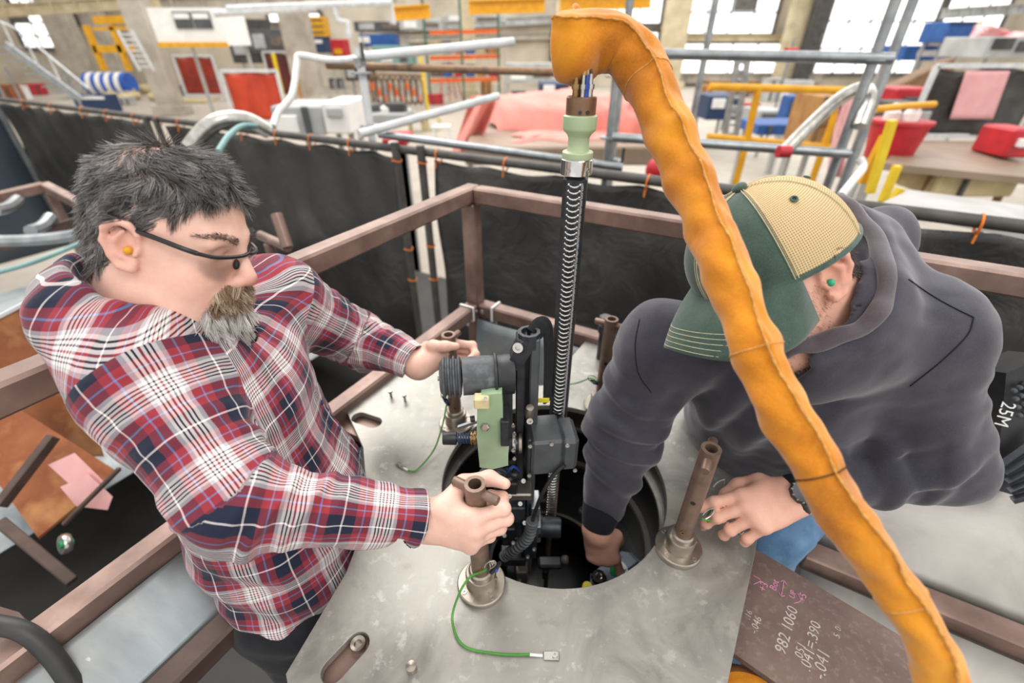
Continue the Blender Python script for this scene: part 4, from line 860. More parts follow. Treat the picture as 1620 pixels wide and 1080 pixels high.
def head_col(c, R, s, VV, base):
    L = ((VV-c)@R)/s; col = np.tile(np.array(base), (len(VV), 1)); red = np.array(lin('c9705f')[:3])
    def bl(w_, cc): nonlocal col; col = col*(1-w_[:, None])+np.array(cc)*w_[:, None]
    g_ = lambda p, r: np.exp(-(((L-V(p))/r)**2).sum(1))
    bl(.55*g_((.122, 0, -.03), (.02, .02, .016)), red); bl(.22*(g_((.07, -.045, -.03), .03)+g_((.07, .045, -.03), .03)), red)
    bl(.35*(g_((-.01, -.09, 0), (.03, .02, .04))+g_((-.01, .09, 0), (.03, .02, .04))), red); bl(.6*g_((.106, 0, -.066), (.012, .022, .010)), lin('b0635a')[:3])
    bl(.25*(g_((.09, -.033, 0), .014)+g_((.09, .033, 0), .014)), lin('b9766a')[:3])
    return L, col, bl
FL = {'i': (.046, .027, .022), 'm': (.051, .031, .023), 'r': (.047, .029, .023), 'p': (.037, .022, .020)}
FO = {'i': (.090, .030, .0), 'm': (.094, .010, .003), 'r': (.089, -.011, .001), 'p': (.081, -.030, -.004)}
FRd = {'i': (.0112, .0098, .0088, .0076), 'm': (.0115, .0100, .0090, .0078), 'r': (.0110, .0096, .0086, .0075), 'p': (.0098, .0084, .0075, .0066)}
def hand(fd, wrist, fdir, back, curls, thumb, s=1., splay=1., tdir=None, world=False):
    """wrist point, direction of the metacarpals, back-of-hand normal; lateral axis t points to the thumb side and is given by tdir"""
    x = nrm(fdir); z = nrm(V(back)-x*(V(back)@x)); y = np.cross(z, x); y = y if y@V(tdir) > 0 else -y
    L = lambda p: V(wrist)+(x*p[0]+y*p[1]+z*p[2])*s; nails = []; tips = {}
    for f_ in 'imrp':
        o = V(FO[f_]); r = FRd[f_]; c0 = V(.006, o[1]*.55, 0); fd.rc(L(c0), L(o*V(1, 1, 1)+V(-.004, 0, -.001)), .0150*s, r[0]*1.12*s, .016*s)
        ang = 0; p = L(o); sp_ = (o[1]/.03)*.14*splay
        for j, (ln, cu) in enumerate(zip(FL[f_], curls[f_])):
            ang += math.radians(cu); d = x*math.cos(ang)*math.cos(sp_)+y*math.sin(sp_)*(1 if ang < 1 else .2)-z*math.sin(ang); d = nrm(d)
            p2 = p+d*ln*s; fd.rc(p, p2, r[j]*s, r[j+1]*s, .004*s); 
            fd.el(p, V(1, 1, 1)*r[j]*1.06*s, None, .006*s)
            if j == 2: nn = np.cross(d, np.cross(z*math.cos(ang)+x*math.sin(ang), d)); nails.append((p2-d*.004*s+nrm(z*math.cos(ang)+x*math.sin(ang))*r[3]*.75*s, d)); tips[f_] = p2
            p = p2
    fd.el(L((.050, .0, -.006)), V(.046, .037, .0155)*s, np.array([x, y, z]).T, .014*s); fd.el(L((.085, .0, .002)), V(.014, .036, .012)*s, np.array([x, y, z]).T, .012*s)
    T = [V(p) for p in thumb] if world else [L(V(p)) for p in thumb]; rr = [.0165, .0135, .0118, .0088]; fd.rc(L((.022, .014, -.004)), T[0], .017*s, .0165*s, .016*s); fd.chain(T, [q*s for q in rr], .008*s); fd.el(L((.045, .026, -.010)), V(.026, .016, .014)*s, np.array([x, y, z]).T, .014*s)
    fd.rc(L((-.006, 0, 0)), L((.012, 0, 0)), .028*s, .027*s, .02*s)
    return L, tips, nails
def strands(roots, dirs, lens, gravity, nseg=6, rad=.0006, seed=1, curl=.35, clump=0, nrmls=None, pull=.12):
    r = np.random.RandomState(seed); n_ = len(roots); P = [roots.copy()]; d = dirs+0; cur = roots.copy(); w1 = r.randn(n_, 3)*curl
    if clump:
        cid = r.randint(0, clump, n_); cen = roots[r.randint(0, n_, clump)]
        kd = KDTree(clump)
        for i_, c_ in enumerate(cen): kd.insert(c_, i_)
        kd.balance(); kk = np.array([kd.find(p)[1] for p in roots])
        cw = r.randn(clump, 3)*curl*1.3; w1 = cw[kk]+r.randn(n_, 3)*curl*.45
    for j in range(nseg):
        t = (j+1)/nseg; d = d+w1*(.25+.35*math.sin(3*t+.5))/nseg*1.6+gravity/nseg
        if nrmls is not None: d = d - nrmls*np.minimum((d*nrmls).sum(1), 0)[:, None]*.9     # stay outside the scalp
        d /= np.linalg.norm(d, axis=1)[:, None]+1e-9; cur = cur+d*(lens/nseg)[:, None]; P.append(cur.copy())
        if clump and j >= 1:
            for _ in (0,):
                m_ = np.zeros((clump, 3)); c_ = np.zeros(clump); np.add.at(m_, kk, cur); np.add.at(c_, kk, 1); m_ /= np.maximum(c_, 1)[:, None]; cur = cur+(m_[kk]-cur)*pull
                P[-1] = cur.copy()
    P = np.stack(P, 1); m = nseg+1; T = np.gradient(P, axis=1); T /= np.linalg.norm(T, axis=2)[..., None]+1e-9
    ref = r.randn(n_, 1, 3); U_ = np.cross(T, ref); U_ /= np.linalg.norm(U_, axis=2)[..., None]+1e-9; W2 = np.cross(T, U_)
    prof = np.array([1-.75*(j/nseg)**1.5 for j in range(m)])[None, :, None]*rad; ring = [P+prof*(U_*math.cos(a)+W2*math.sin(a)) for a in (0, 2.094, 4.189)]
    VV = np.stack(ring, 2).reshape(-1, 3); base = (np.arange(n_)*m*3)[:, None, None]
    q = np.array([[(j*3+k), (j*3+(k+1) % 3), ((j+1)*3+(k+1) % 3), ((j+1)*3+k)] for j in range(nseg) for k in range(3)])[None]
    return VV, (base+q).reshape(-1, 4), np.repeat(np.clip(r.beta(1.6, 2.4, n_)+(0 if not clump else .25*r.randn(clump)[kk]), 0, 1), m*3)
def hair_obj(name, roots, dirs, lens, mat, parent, **kw):
    g_ = kw.pop('gravity', V(0, 0, -.3)); VV, Q, tone = strands(roots, dirs, lens, g_, **kw); me = quadmesh(name, VV, Q)
    a = me.attributes.new('tone', 'FLOAT', 'POINT'); a.data.foreach_set('value', tone.astype(F32)); o = obj(name, me, mat, parent); return o
def vnormals(VV, Q):
    fn_ = np.cross(VV[Q[:, 2]]-VV[Q[:, 0]], VV[Q[:, 3]]-VV[Q[:, 1]])
    N = sum(np.stack([np.bincount(Q[:, k], fn_[:, c], len(VV)) for c in range(3)], 1) for k in range(4))
    return N/(np.linalg.norm(N, axis=1)[:, None]+1e-12)
def segparam(P, a, b): a, b = V(a), V(b); ab = b-a; t = np.clip(((P-a)@ab)/(ab@ab), 0, 1); q = P-a-t[:, None]*ab; return t, np.linalg.norm(q, axis=1), q, nrm(ab)
def limb_uv(fc, sh, elb, wr, per, ref):                         # (u round the sleeve, v along it)
    t1, d1, q1, x1 = segparam(fc, sh, elb); t2, d2, q2, x2 = segparam(fc, elb, wr); l1 = np.linalg.norm(V(elb)-V(sh)); l2 = np.linalg.norm(V(wr)-V(elb))
    up = d1 < d2
    def an(q, x): u = nrm(V(ref)-x*(V(ref)@x)); w_ = np.cross(x, u); return np.arctan2(q@w_, q@u)
    ang = np.where(up, an(q1, x1), an(q2, x2)); return np.where(up, t1*l1, l1+t2*l2), ang, np.minimum(d1, d2)
SKIN1, SKIN2 = lin('edc2b0')[:3], lin('e3b09b')[:3]
# ================================================================== the man in the plaid shirt
H1c, H1R, H1s = V(-.499, .636, .607), rot3(math.radians(-2.5), math.radians(15.7), math.radians(-16)), .96
N1 = V(-.575, .64, .45)
Rsh, Rel, Rwr = atd(226, 592, .645), atd(375, 795, .635), atd(668, 822, .735)
Lsh, Lel, Lwr = atd(440, 475, .93), atd(565, 535, 1.14), atd(664, 578, 1.06)
man = thing('person', (-.47, .60, -1.11), 'bearded person in a red plaid shirt and glasses gripping two handle posts', 'person')
fd = Fd(); X1 = head(fd, H1c, H1R, H1s, True, 1.12, -.015)
fd.rc(X1((-.015, 0, -.18)), (-.51, .63, .30), .07, .09, .05); fd.rc((-.54, .63, .30), (-.47, .60, -.05), .09, .08, .05)
for sh, elb, wr in ((Rsh, Rel, Rwr), (Lsh, Lel, Lwr)): fd.rc((-.55, .63, .40), sh, .06, .045, .04); fd.rc(sh, elb, .042, .036, .03); fd.rc(elb, wr, .036, .0285, .03)
pF, pL = PB['F'], PB['L']
grip = {'i': (38, 75, 62), 'm': (46, 78, 60), 'r': (52, 80, 58), 'p': (56, 82, 55)}
hd = V(pF[0]+.010, pF[1]-.038, .214)-Rwr
LR, tipR, nailR = hand(fd, Rwr, hd+V(0, .0, -.002), (.18, -1, .25), grip, [pF+V(-.052, -.012, .243), pF+V(-.022, .026, .254), pF+V(.020, .034, .258), pF+V(.046, .022, .258)], 1.02, .4, (0, 0, 1), True)
hd2 = V(pL[0]+.006, pL[1]+.040, .218)-Lwr
LL, tipL, nailL = hand(fd, Lwr, hd2, (.25, 1, .2), grip, [pL+V(-.052, .0, .245), pL+V(-.034, -.020, .266), pL+V(-.004, -.030, .272), pL+V(.020, -.027, .270)], 1.02, .4, (0, 0, 1), True)
VV, Q = nets(fd, .0026, (-.78, .36, -.16), (.02, 1.2, .80), mg=1.7)
Lc, col, bl = head_col(H1c, H1R, H1s, VV, SKIN1)
nv = vnormals(VV, Q)
for p, d in nailR+nailL: bl(.45*np.exp(-(((VV-p)/.006)**2).sum(1)), lin('f0d0c4')[:3])
x, y, z = Lc.T; ayy = np.abs(y); near = (np.abs(Lc).max(1) < .17)
hl = np.interp(x, [-.12, -.07, -.03, .0, .02, .035, .055, .075, .11], [-.075, -.055, -.03, .028, .030, .040, .062, .088, .098]); side = (x > -.002) & (x < .020) & (z > -.036) & (z < .04) & (ayy > .066)
earz = (ayy > .0745) & (x > -.032) & (x < .016) & (z < .036) & (z > -.036)
hm = near & (((z > hl) & ~earz) | (side & (ayy < .080) & (x > .006)))
hm &= ~((ayy > .055) & (x > .03) & (z < .055) & ~side)
bl(np.where(hm, .8, 0), lin('3a3432')[:3]); bald = np.exp(-(((Lc-V(-.030, -.028, .125))/V(.026, .016, .03))**2).sum(1)); bl(.9*bald*hm, lin('d6a594')[:3])
bm = near & (x > .058) & (ayy < .050) & (z < -.036) & (z > -.132) & ((z < -.047) | (ayy > .012)) & (ayy < np.interp(z, [-.13, -.09, -.05, -.036], [.036, .048, .044, .032]))
stub = near & (x > .0) & (z < -.03) & (z > -.13); bl(np.where(stub, .10, 0), lin('8d8580')[:3]); bl(np.where(bm, .45, 0), lin('9a8f86')[:3])
me = quadmesh('body', VV, Q); vcol(me, 'col', col); obj('body', me, 'skin', man)
# hair combed in locks
rr = np.random.RandomState(3); ids = np.nonzero(hm)[0]; ids = ids[(rr.rand(len(ids)) > .85*bald[ids]) & ~side[ids]]; ids = rr.choice(ids, 20000)
l = Lc[ids]; rt = VV[ids]+(rr.rand(len(ids), 3)-.5)*.002; nn2 = nv[ids]
wt = np.clip((l[:, 2]-.07)/.05, 0, 1)*np.clip((l[:, 0]+.06)/.06, 0, 1); wb_ = np.clip((-.02-l[:, 0])/.05, 0, 1)
fl = wt[:, None]*V(.9, -.35, .05)+(1-wt)[:, None]*((1-wb_)[:, None]*V(-.75, 0, -.65)+wb_[:, None]*V(-.25, 0, -1.))
fl += .55*np.stack([np.sin(l[:, 1]*70+l[:, 2]*40), np.sin(l[:, 0]*60+1), np.sin(l[:, 0]*50+l[:, 1]*60)], 1)*wt[:, None]
fr_ = np.clip((l[:, 0]-.055)/.03, 0, 1)*np.clip((l[:, 2]-.07)/.02, 0, 1); fl += fr_[:, None]*V(.3, -.3, -.25)
dr = fl@H1R.T; dr -= nn2*(dr*nn2).sum(1)[:, None]; dr /= np.linalg.norm(dr, axis=1)[:, None]+1e-9; dr = dr*.9+nn2*(.07+.15*wt+.28*fr_)[:, None]
ln = (.020+.020*wt+.012*rr.rand(len(ids)))*(1-.55*((l[:, 2] < .03) & (l[:, 0] > -.03)))*(1-.5*((l[:, 2] < .03) & (l[:, 0] > 0)))
hair_obj('hair', rt, dr, ln, 'hair_grey', man, nseg=7, rad=.00043, seed=5, curl=.5, clump=900, pull=.05, nrmls=nn2, gravity=V(0, 0, -.35))
# goatee, moustache and brows
ids = rr.choice(np.nonzero(bm & (Lc[:, 2] < -.070))[0], 2600); l = Lc[ids]
hair_obj('beard', VV[ids], (nv[ids]*.55+(V(.25, 0, -1.)@H1R.T)*.8), .024+.018*rr.rand(len(ids))+.014*np.clip((-l[:, 2]-.09)/.03, 0, 1), 'beard_white', man, nseg=5, rad=.0007, seed=6, curl=.5, clump=60, gravity=V(0, 0, -.2))
ids = rr.choice(np.nonzero(bm & (Lc[:, 2] >= -.074))[0], 1600); l = Lc[ids]; sd = np.sign(l[:, 1])[:, None]*V(0, 1, 0)
hair_obj('moustache', VV[ids], nv[ids]*.55+((sd*.5+V(.2, 0, -.9))@H1R.T)*.8, .012+.010*rr.rand(len(ids)), 'moustache', man, nseg=5, rad=.0007, seed=8, curl=.45, clump=40, gravity=V(0, 0, -.2))
et = np.clip((ayy-.012)/.05, 0, 1); eb = near & (np.abs(z-(.030+.008*np.sin(math.pi*et*.85))) < .0055*(1-.75*et**2)) & (ayy > .013) & (ayy < .061) & (x > .055)
for sg in (-1, 1):
    ids = rr.choice(np.nonzero(eb & (y*sg > 0))[0], 420); hair_obj('eyebrow', VV[ids], nv[ids]*.25+((sg*V(0, .9, 0)+V(-.1, 0, .25))@H1R.T), .006+.006*rr.rand(len(ids)), 'hair_brown', man, nseg=4, rad=.00022, seed=9, curl=.35)
# ear plug, glasses
obj('ear_plug', MB().sph(X1((.000, -.0835, -.003)), .0055, 12, 8), 'ear_plug', man)
gl = obj('glasses', MB().tube(spline([X1(p) for p in ((-.012, -.0835, .028), (.03, -.0835, .024), (.066, -.080, .018), (.082, -.072, .014))], 8), [.0026]*6+[.0034]*19, 10).tube(spline([X1(p) for p in ((.082, -.072, .014), (.097, -.058, .011), (.108, -.034, .011), (.113, -.012, .012), (.1135, 0, .014), (.113, .012, .012), (.108, .034, .011), (.097, .058, .011), (.082, .072, .014))], 6), .0027, 10)
         .tube(spline([X1(p) for p in ((-.012, .0835, .028), (.03, .0835, .024), (.066, .080, .018), (.082, .072, .014))], 8), .003, 10), 'frame_black', man)
for sg in (-1, 1):
    g = MB(); edge = [(.113, .010, .010), (.108, .034, .009), (.097, .058, .009), (.083, .071, .010)]; low = [(.109, .014, -.014), (.104, .032, -.026), (.092, .056, -.022), (.080, .069, -.006)]
    a_ = spline([X1((p[0], sg*p[1], p[2])) for p in edge], 6); b_ = spline([X1((p[0], sg*p[1], p[2])) for p in low], 6)
    g.grid(lambda u, v: a_[int(round(u*(len(a_)-1)))]*(1-v)+b_[int(round(u*(len(b_)-1)))]*v, len(a_), 6); o = obj('lens', g, 'lens', gl); solidify(o, .0015)
    obj('nose_pad', MB().sph(X1((.104, sg*.013, -.004)), (.005, .003, .008), 10, 7, H1R), 'frame_black', gl)
# ---------------- shirt
sh_ = Fd(); Ry = rz(math.radians(9))
sh_.el((-.505, .635, .30), (.135, .198, .19), Ry, .02).el((-.485, .615, .06), (.168, .20, .21), Ry, .08).el((-.475, .60, -.10), (.150, .19, .16), Ry, .06)
sh_.el((-.525, .64, .40), (.10, .17, .09), Ry, .05)
for a_, b_, c_ in ((Rsh, Rel, Rwr), (Lsh, Lel, Lwr)):
    sh_.rc(V(-.53, .635, .40)*.35+V(a_)*.65, a_, .085, .082, .05); sh_.rc(a_, b_, .080, .066, .03); wd = nrm(V(c_)-V(b_)); sh_.rc(b_, V(c_)-wd*.068, .066, .050, .035)
    sh_.rc(V(c_)-wd*.06, V(c_)-wd*.002, .046, .0475, .004)
for a_, b_, c_ in ((Rsh, Rel, Rwr), (Lsh, Lel, Lwr)):
    wd = nrm(V(c_)-V(b_)); sh_.fn((lambda c_, wd: lambda P: np.maximum(-((P-c_.astype(F32))@wd.astype(F32)), np.linalg.norm(P-c_.astype(F32), axis=1)-.09))(V(c_)-wd*.006, wd), .002, True)
    sh_.rc(V(c_)-wd*.03, V(c_)+wd*.03, .040, .0425, .003, True)
sh_.cut((-.47, .6, -.115), (.02, .10, -1), .006)
# collar: folded stand round the neck, open at the front
nk = X1((-.020, 0, -.092)); ca = nrm(H1R@V(-.05, 0, 1)*.6+V(-.1, 0, .6)); cu_ = nrm(V(1, .17, 0)-ca*(V(1, .17, 0)@ca)); cv_ = np.cross(ca, cu_)
ringp = []
for k in range(15):
    a_ = math.radians(28+k*(304/14)); ringp.append(nk+cu_*.088*math.cos(a_)+cv_*.086*math.sin(a_)+ca*(.010-.048*math.cos(a_)))
sh_.chain(ringp, [.012]*15, .012); sh_.chain([p-ca*.022+nrm(p-nk)*.012 for p in ringp], [.014]*15, .02); sh_.chain([p-ca*.045+nrm(p-nk)*.020 for p in ringp], [.016]*15, .03); sh_.chain([p-ca*.075+nrm(p-nk)*.022 for p in ringp], [.022]*15, .04)
sh_.rc(nk-ca*.04, nk+ca*.2, .074, .080, .008, True)                                        # neck opening
sh_.rc(nk+cu_*.095-ca*.09, nk+cu_*.10+ca*.05, .030, .038, .01, True)                        # open front below the beard
armc = [(Rsh, Rel, Rwr), (Lsh, Lel, Lwr)]
def folds(P):
    o = lumps(P, 11, (22, 45, 95), (.0040, .0032, .0014)); Pd = P.astype(float)
    for a_, b_, c_ in armc:
        for (s0, s1, e0, e1) in ((a_, b_, .15, 1.), (b_, c_, 0., .62)):
            t, d, q, ax_ = segparam(Pd, s0, s1); u = nrm(np.cross(ax_, V(.2, .3, 1))); w_ = np.cross(ax_, u); an = np.arctan2(q@w_, q@u); L_ = np.linalg.norm(V(s1)-V(s0))
            near_ = np.exp(-np.maximum(d-.075, 0)/.02); el_ = np.exp(-((t-(1 if s1 is b_ else 0))/.42)**2)
            rid = np.sin((t*L_)*150+2.4*np.sin(an+1)+1.5*np.sin(2*an+t*5)); o -= near_*(.0022+.0055*el_)*np.maximum(rid, -.3)*(.55+.45*np.sin(an*1.0+t*6+.5))*np.clip((e1-t)/.12, 0, 1)
    bz = np.exp(-((Pd[:, 2]-.02)/.16)**2); o += .0045*bz*np.sin(Pd[:, 2]*60+3*np.sin(Pd[:, 0]*14)+2*np.sin(Pd[:, 1]*11)); return o
VS, QS = nets(sh_, .0042, (-.82, .26, -.16), (-.06, 1.26, .64), folds, .014)
fc = VS[QS].mean(1); Mx = V(-.50, .63, 0)
tx = np.arctan2((fc-Mx)@Ry[:, 1], (fc-Mx)@Ry[:, 0]); PER = .122
corner = VS[QS].reshape(-1, 3); uv = np.zeros((len(corner), 2)); fdist = []
def cuv_t(C, fref):
    an = np.arctan2((C-Mx)@Ry[:, 1], (C-Mx)@Ry[:, 0]); an = fref+((an-fref+math.pi) % (2*math.pi)-math.pi); return np.stack([an*.20/PER+.05, C[:, 2]/PER+.3], 1)
res = [(limb_uv(fc, a_, b_, c_, PER, (.1, .3, 1)), (a_, b_, c_)) for a_, b_, c_ in armc]
reg = np.full(len(fc), 0)
for i, ((v_, an, dd), (a_, b_, c_)) in enumerate(res):
    sdt = np.minimum.reduce([sh_.p[j][0](fc.astype(F32)) for j in (0, 1, 2)]); ah = nrm(V(a_)-V(-.54, .635, .40)); ah = nrm(ah*V(1, 1, .25))
    m_ = (dd-.072 < sdt+.004) & (v_ > .002) & ((fc-V(a_))@ah > -.055); reg[m_] = i+1
def seamf(P, i):
    a_, b_, c_ = armc[i]; v_, an, dd = limb_uv(P, a_, b_, c_, PER, (.1, .3, 1)); sd_ = np.minimum.reduce([sh_.p[j][0](P.astype(F32)) for j in (0, 1, 2)]); ah = nrm(V(a_)-V(-.54, .635, .40)); ah = nrm(ah*V(1, 1, .25))
    return np.minimum.reduce([sd_+.004-(dd-.072), v_-.002, (P-V(a_))@ah+.055])
for i in (0, 1):                                             # lay the armhole seam exactly along its curve
    ina = np.zeros(len(VS), bool); ina[QS[reg == i+1].ravel()] = True; out = np.zeros(len(VS), bool); out[QS[reg != i+1].ravel()] = True; bi_ = np.nonzero(ina & out)[0]
    for _ in range(2):
        P0 = VS[bi_]; f0 = seamf(P0, i); gr_ = np.stack([(seamf(P0+e_, i)-seamf(P0-e_, i))/.002 for e_ in np.eye(3)*.001], 1); st_p = -(f0/np.maximum((gr_**2).sum(1), .05))[:, None]*gr_
        ln_ = np.linalg.norm(st_p, axis=1)[:, None]; VS[bi_] = P0+st_p*np.minimum(1, .0035/np.maximum(ln_, 1e-6))
corner = VS[QS].reshape(-1, 3)
fr4 = np.repeat(tx, 4); uv = cuv_t(corner, fr4)
for i, ((v_, an, dd), (a_, b_, c_)) in enumerate(res):
    cv2, ca2, _ = limb_uv(corner, a_, b_, c_, PER, (.1, .3, 1)); fr2 = np.repeat(an, 4); ca2 = fr2+((ca2-fr2+math.pi) % (2*math.pi)-math.pi)
    m_ = np.repeat(reg == i+1, 4); uv[m_] = np.stack([ca2*.070/PER+.4+.31*i, cv2/PER+.15], 1)[m_]
me = quadmesh('shirt', VS, QS); uvset(me, uv); shirt = obj('shirt', me, 'plaid', man)
# t-shirt in the open collar, buttons, cuffs line, trousers, belt line
obj('undershirt', MB().sph(nk-ca*.085+cu_*.045, (.055, .075, .06), 20, 12, np.array([cu_, cv_, ca]).T), 'tee_black', man)
# placket: a band down the front with buttons, laid on the shirt
from mathutils.bvhtree import BVHTree
bvh = BVHTree.FromPolygons([tuple(p) for p in VS], [tuple(q) for q in QS])
def front(zz, yo=0.): 
    o = V(-.50, .66, zz)+V(.17, 1, 0)*yo; h = bvh.ray_cast(Vector(o+V(.45, .08, 0)), Vector(-V(1, .17, 0).astype(float))); return None if h[0] is None else (V(h[0]), V(h[1]))
g = MB(); hit = [front(zz) for zz in np.linspace(.30, -.11, 40)]; hit = [h for h in hit if h]; side_ = nrm(V(-.17, 1, 0))
vs2 = []
for p, nn3 in hit: vs2 += [p+nn3*.0008-side_*.015, p+nn3*.0022-side_*.013, p+nn3*.0024+side_*.013, p+nn3*.0008+side_*.015]
g.add(vs2, [(i*4+k, i*4+k+1, i*4+k+5, i*4+k+4) for i in range(len(hit)-1) for k in range(3)]); plk = obj('placket', g, 'plaid', shirt)
u_ = np.array([(p[1]*6, p[2]/PER+.3) for p in vs2]); lp_ = np.array([i for f_ in g.f for i in f_]); uvset(plk.data, u_[lp_])
for p, nn3 in hit[4::7]: obj('button', MB().lathe(p+nn3*.002, nn3, [(0, 0), (.005, 0), (.005, .0016), (.004, .0022), (0, .0016)], 14), 'blue_dark', shirt)
for i in (0, -1): obj('collar_button', MB().lathe(ringp[i]+nrm(ringp[i]-nk)*.024-ca*.03, nrm(ringp[i]-nk), [(0, 0), (.0045, 0), (.0045, .0016), (0, .0016)], 12), 'blue_dark', shirt)
tr = Fd(); tr.el((-.475, .60, -.10), (.135, .18, .14), Ry, .02)
for yy in (.50, .70): tr.rc((-.475, yy, -.14), (-.46, yy, -.55), .098, .075, .06); tr.rc((-.46, yy, -.55), (-.50, yy, -1.04), .075, .062, .03)
VT, QT = nets(tr, .007, (-.68, .36, -1.12), (-.30, .84, .06), lambda P: lumps(P, 21, (25, 60), (.005, .003)), .01); obj('trousers', quadmesh('trousers', VT, QT), 'trouser_black', man)
bt = Fd()
for yy in (.50, .70): bt.rc((-.51, yy, -1.065), (-.36, yy, -1.075), .045, .036, .02); bt.rc((-.505, yy, -1.06), (-.50, yy, -.97), .05, .052, .02)
bt.cut((0, 0, -1.11), (0, 0, -1)); VT, QT = nets(bt, .008, (-.62, .40, -1.16), (-.28, .80, -.9)); obj('boots', quadmesh('boots', VT, QT), 'boot', man)
obj('pocket_chain', MB().tube(spline([V(-.33, .50, -.10), V(-.345, .44, -.20), V(-.36, .42, -.30)], 6), .0025, 6), 'steel_bright', man)
# ================================================================== the man in the hoodie and cap
H2c, H2R, H2s = V(.420, .659, .540), rot3(math.radians(-150.5), math.radians(26), math.radians(24.5)), 1.08
Rs2, Re2, Rw2 = atd(1048, 548, .91), atd(982, 688, 1.03), atd(944, 836, 1.06)
Ls2, Le2, Lw2 = atd(1432, 535, .78), atd(1470, 730, .84), atd(1262, 782, .855)
man2 = thing('person', (.68, .87, -1.11), 'person in a dark hoodie and green trucker cap reaching into the round opening', 'person')
fd = Fd(); X2 = head(fd, H2c, H2R, H2s, True, 1.08)
ch2 = V(.55, .76, .25); pv2 = V(.68, .88, -.06)
fd.rc(X2((-.045, 0, -.15)), ch2, .065, .08, .05); fd.rc(ch2, pv2, .08, .07, .05)
for a_, b_, c_ in ((Rs2, Re2, Rw2), (Ls2, Le2, Lw2)): fd.rc(ch2+V(-.02, -.02, .08), a_, .05, .042, .04); fd.rc(a_, b_, .040, .035, .03); fd.rc(b_, c_, .035, .028, .03)
# reaching hand: index pressed down, the others curled
tgt = atz(962, 914, -.245)
hand(fd, Rw2, nrm(tgt-Rw2)+V(0, -.12, 0), V(-.2, -.9, .3), {'i': (6, 12, 8), 'm': (58, 74, 40), 'r': (64, 76, 45), 'p': (66, 74, 45)}, [(.042, .038, -.020), (.066, .040, -.034), (.086, .030, -.044), (.098, .016, -.048)], .96, .5, V(1, 0, 0))
# resting hand: knuckles up, fingers trailing on the plate
ftip = atz(1122, 834, .012)
hand(fd, Lw2, V(-.88, -.17, -.28), V(-.28, -.42, 1), {'i': (8, 22, 10), 'm': (20, 36, 22), 'r': (28, 46, 30), 'p': (36, 52, 34)}, [(.040, .044, -.020), (.072, .054, -.034), (.098, .048, -.044), (.116, .038, -.050)], 1.06, .9, V(0, 1, .2))
VV, Q = nets(fd, .0029, (.06, .36, -.36), (.98, 1.06, .74), mg=1.7)
L2c, col, bl = head_col(H2c, H2R, H2s, VV, SKIN2); nv = vnormals(VV, Q)
x, y, z = L2c.T; ayy = np.abs(y); near = np.abs(L2c).max(1) < .17
hm = near & (z > np.interp(x, [-.12, -.07, -.03, .0, .03], [-.06, -.045, -.02, .03, .06])) & (x < .02) & ~((ayy > .0745) & (x > -.032) & (z < .036))
bl(np.where(hm, .7, 0), lin('4a3d34')[:3]); stub = near & (x > .004) & (z < .005) & (z > -.13) & (ayy > .02); bl(np.where(stub, .30, 0), lin('8a6c5a')[:3])
zz_ = np.clip((-VV[:, 2]-.12)/.05, 0, 1); 
me = quadmesh('body', VV, Q); vcol(me, 'col', col); obj('body', me, 'skin', man2)
rr = np.random.RandomState(5); ids = rr.choice(np.nonzero(hm & (z < .06))[0], 2600)
hair_obj('hair', VV[ids], nv[ids]*.7+(V(-.4, 0, -.8)@H2R.T)*.6, .007+.007*rr.rand(len(ids)), 'hair_brown', man2, nseg=3, rad=.00045, seed=4, curl=.3)
ids = rr.choice(np.nonzero(stub)[0], 2200); hair_obj('stubble', VV[ids], nv[ids]*.7+(V(.1, 0, -.8)@H2R.T)*.5, .004+.004*rr.rand(len(ids)), 'moustache', man2, nseg=3, rad=.0003, seed=4, curl=.3)
obj('ear_plug', MB().sph(X2((.002, .0835, -.003)), .0055, 12, 8), 'plug_green', man2)
# ---------------- cap
cr = V(.118, .096, .098); cc0 = V(-.004, 0, .046)
def crown(az, el):                                            # el 0 at the sweatband, 1 at the button
    e_ = el*math.pi/2; r = math.cos(e_)**.80; bulge = 1+.05*math.cos(az)*math.sin(2*e_)
    return cc0+V(cr[0]*r*math.cos(az)*bulge, cr[1]*r*math.sin(az), cr[2]*math.sin(e_)+.014*math.cos(az)*(1-el)-.012*(1-el))
cap = obj('cap', MB().tube([X2(crown(a_, -.03)*V(.985, .985, 1)) for a_ in np.linspace(0, 2*math.pi, 49)], .005, 8, False), 'cap_green', man2)
pn = [(-64, 0, 'front_panel', 'cap_green'), (0, 64, 'front_panel', 'cap_green'), (64, 122, 'mesh_panel', 'cap_mesh'), (122, 180, 'mesh_panel', 'cap_mesh'), (180, 238, 'mesh_panel', 'cap_mesh'), (238, 296, 'mesh_panel', 'cap_mesh')]
def taper(az, el): return az                                   # panels meet at the button
for a0_, a1_, nm, mt in pn:
    g = MB(); g.grid(lambda u, v: X2(crown(math.radians(a0_+(a1_-a0_)*u), -.05+1.045*v)*(1) + .0012*nrm(crown(math.radians(a0_+(a1_-a0_)*u), .3)-cc0)*math.sin(math.pi*u)*math.sin(math.pi*min(v, 1))), 18, 22)
    o = obj(nm, g, mt, cap, 60); solidify(o, .002)
    if mt == 'cap_mesh': lp_ = np.array([i for f_ in g.f for i in f_]); uvset(o.data, np.stack([(lp_ % 18)/17*34, (lp_//18)/21*52], 1))
for a_ in (-64, 0, 64, 122, 180, 238):
    for dk in (-.018, .018) if a_ in (-64, 0, 64) else (0,):
        pts = [X2(cc0+(crown(math.radians(a_)+dk/max(.15, math.cos(e_*1.5)), e_)-cc0)*1.016) for e_ in np.linspace(-.03, .97, 24)]; obj('seam_stitch', MB().tube(pts, .0007, 5), 'cap_thread', cap)
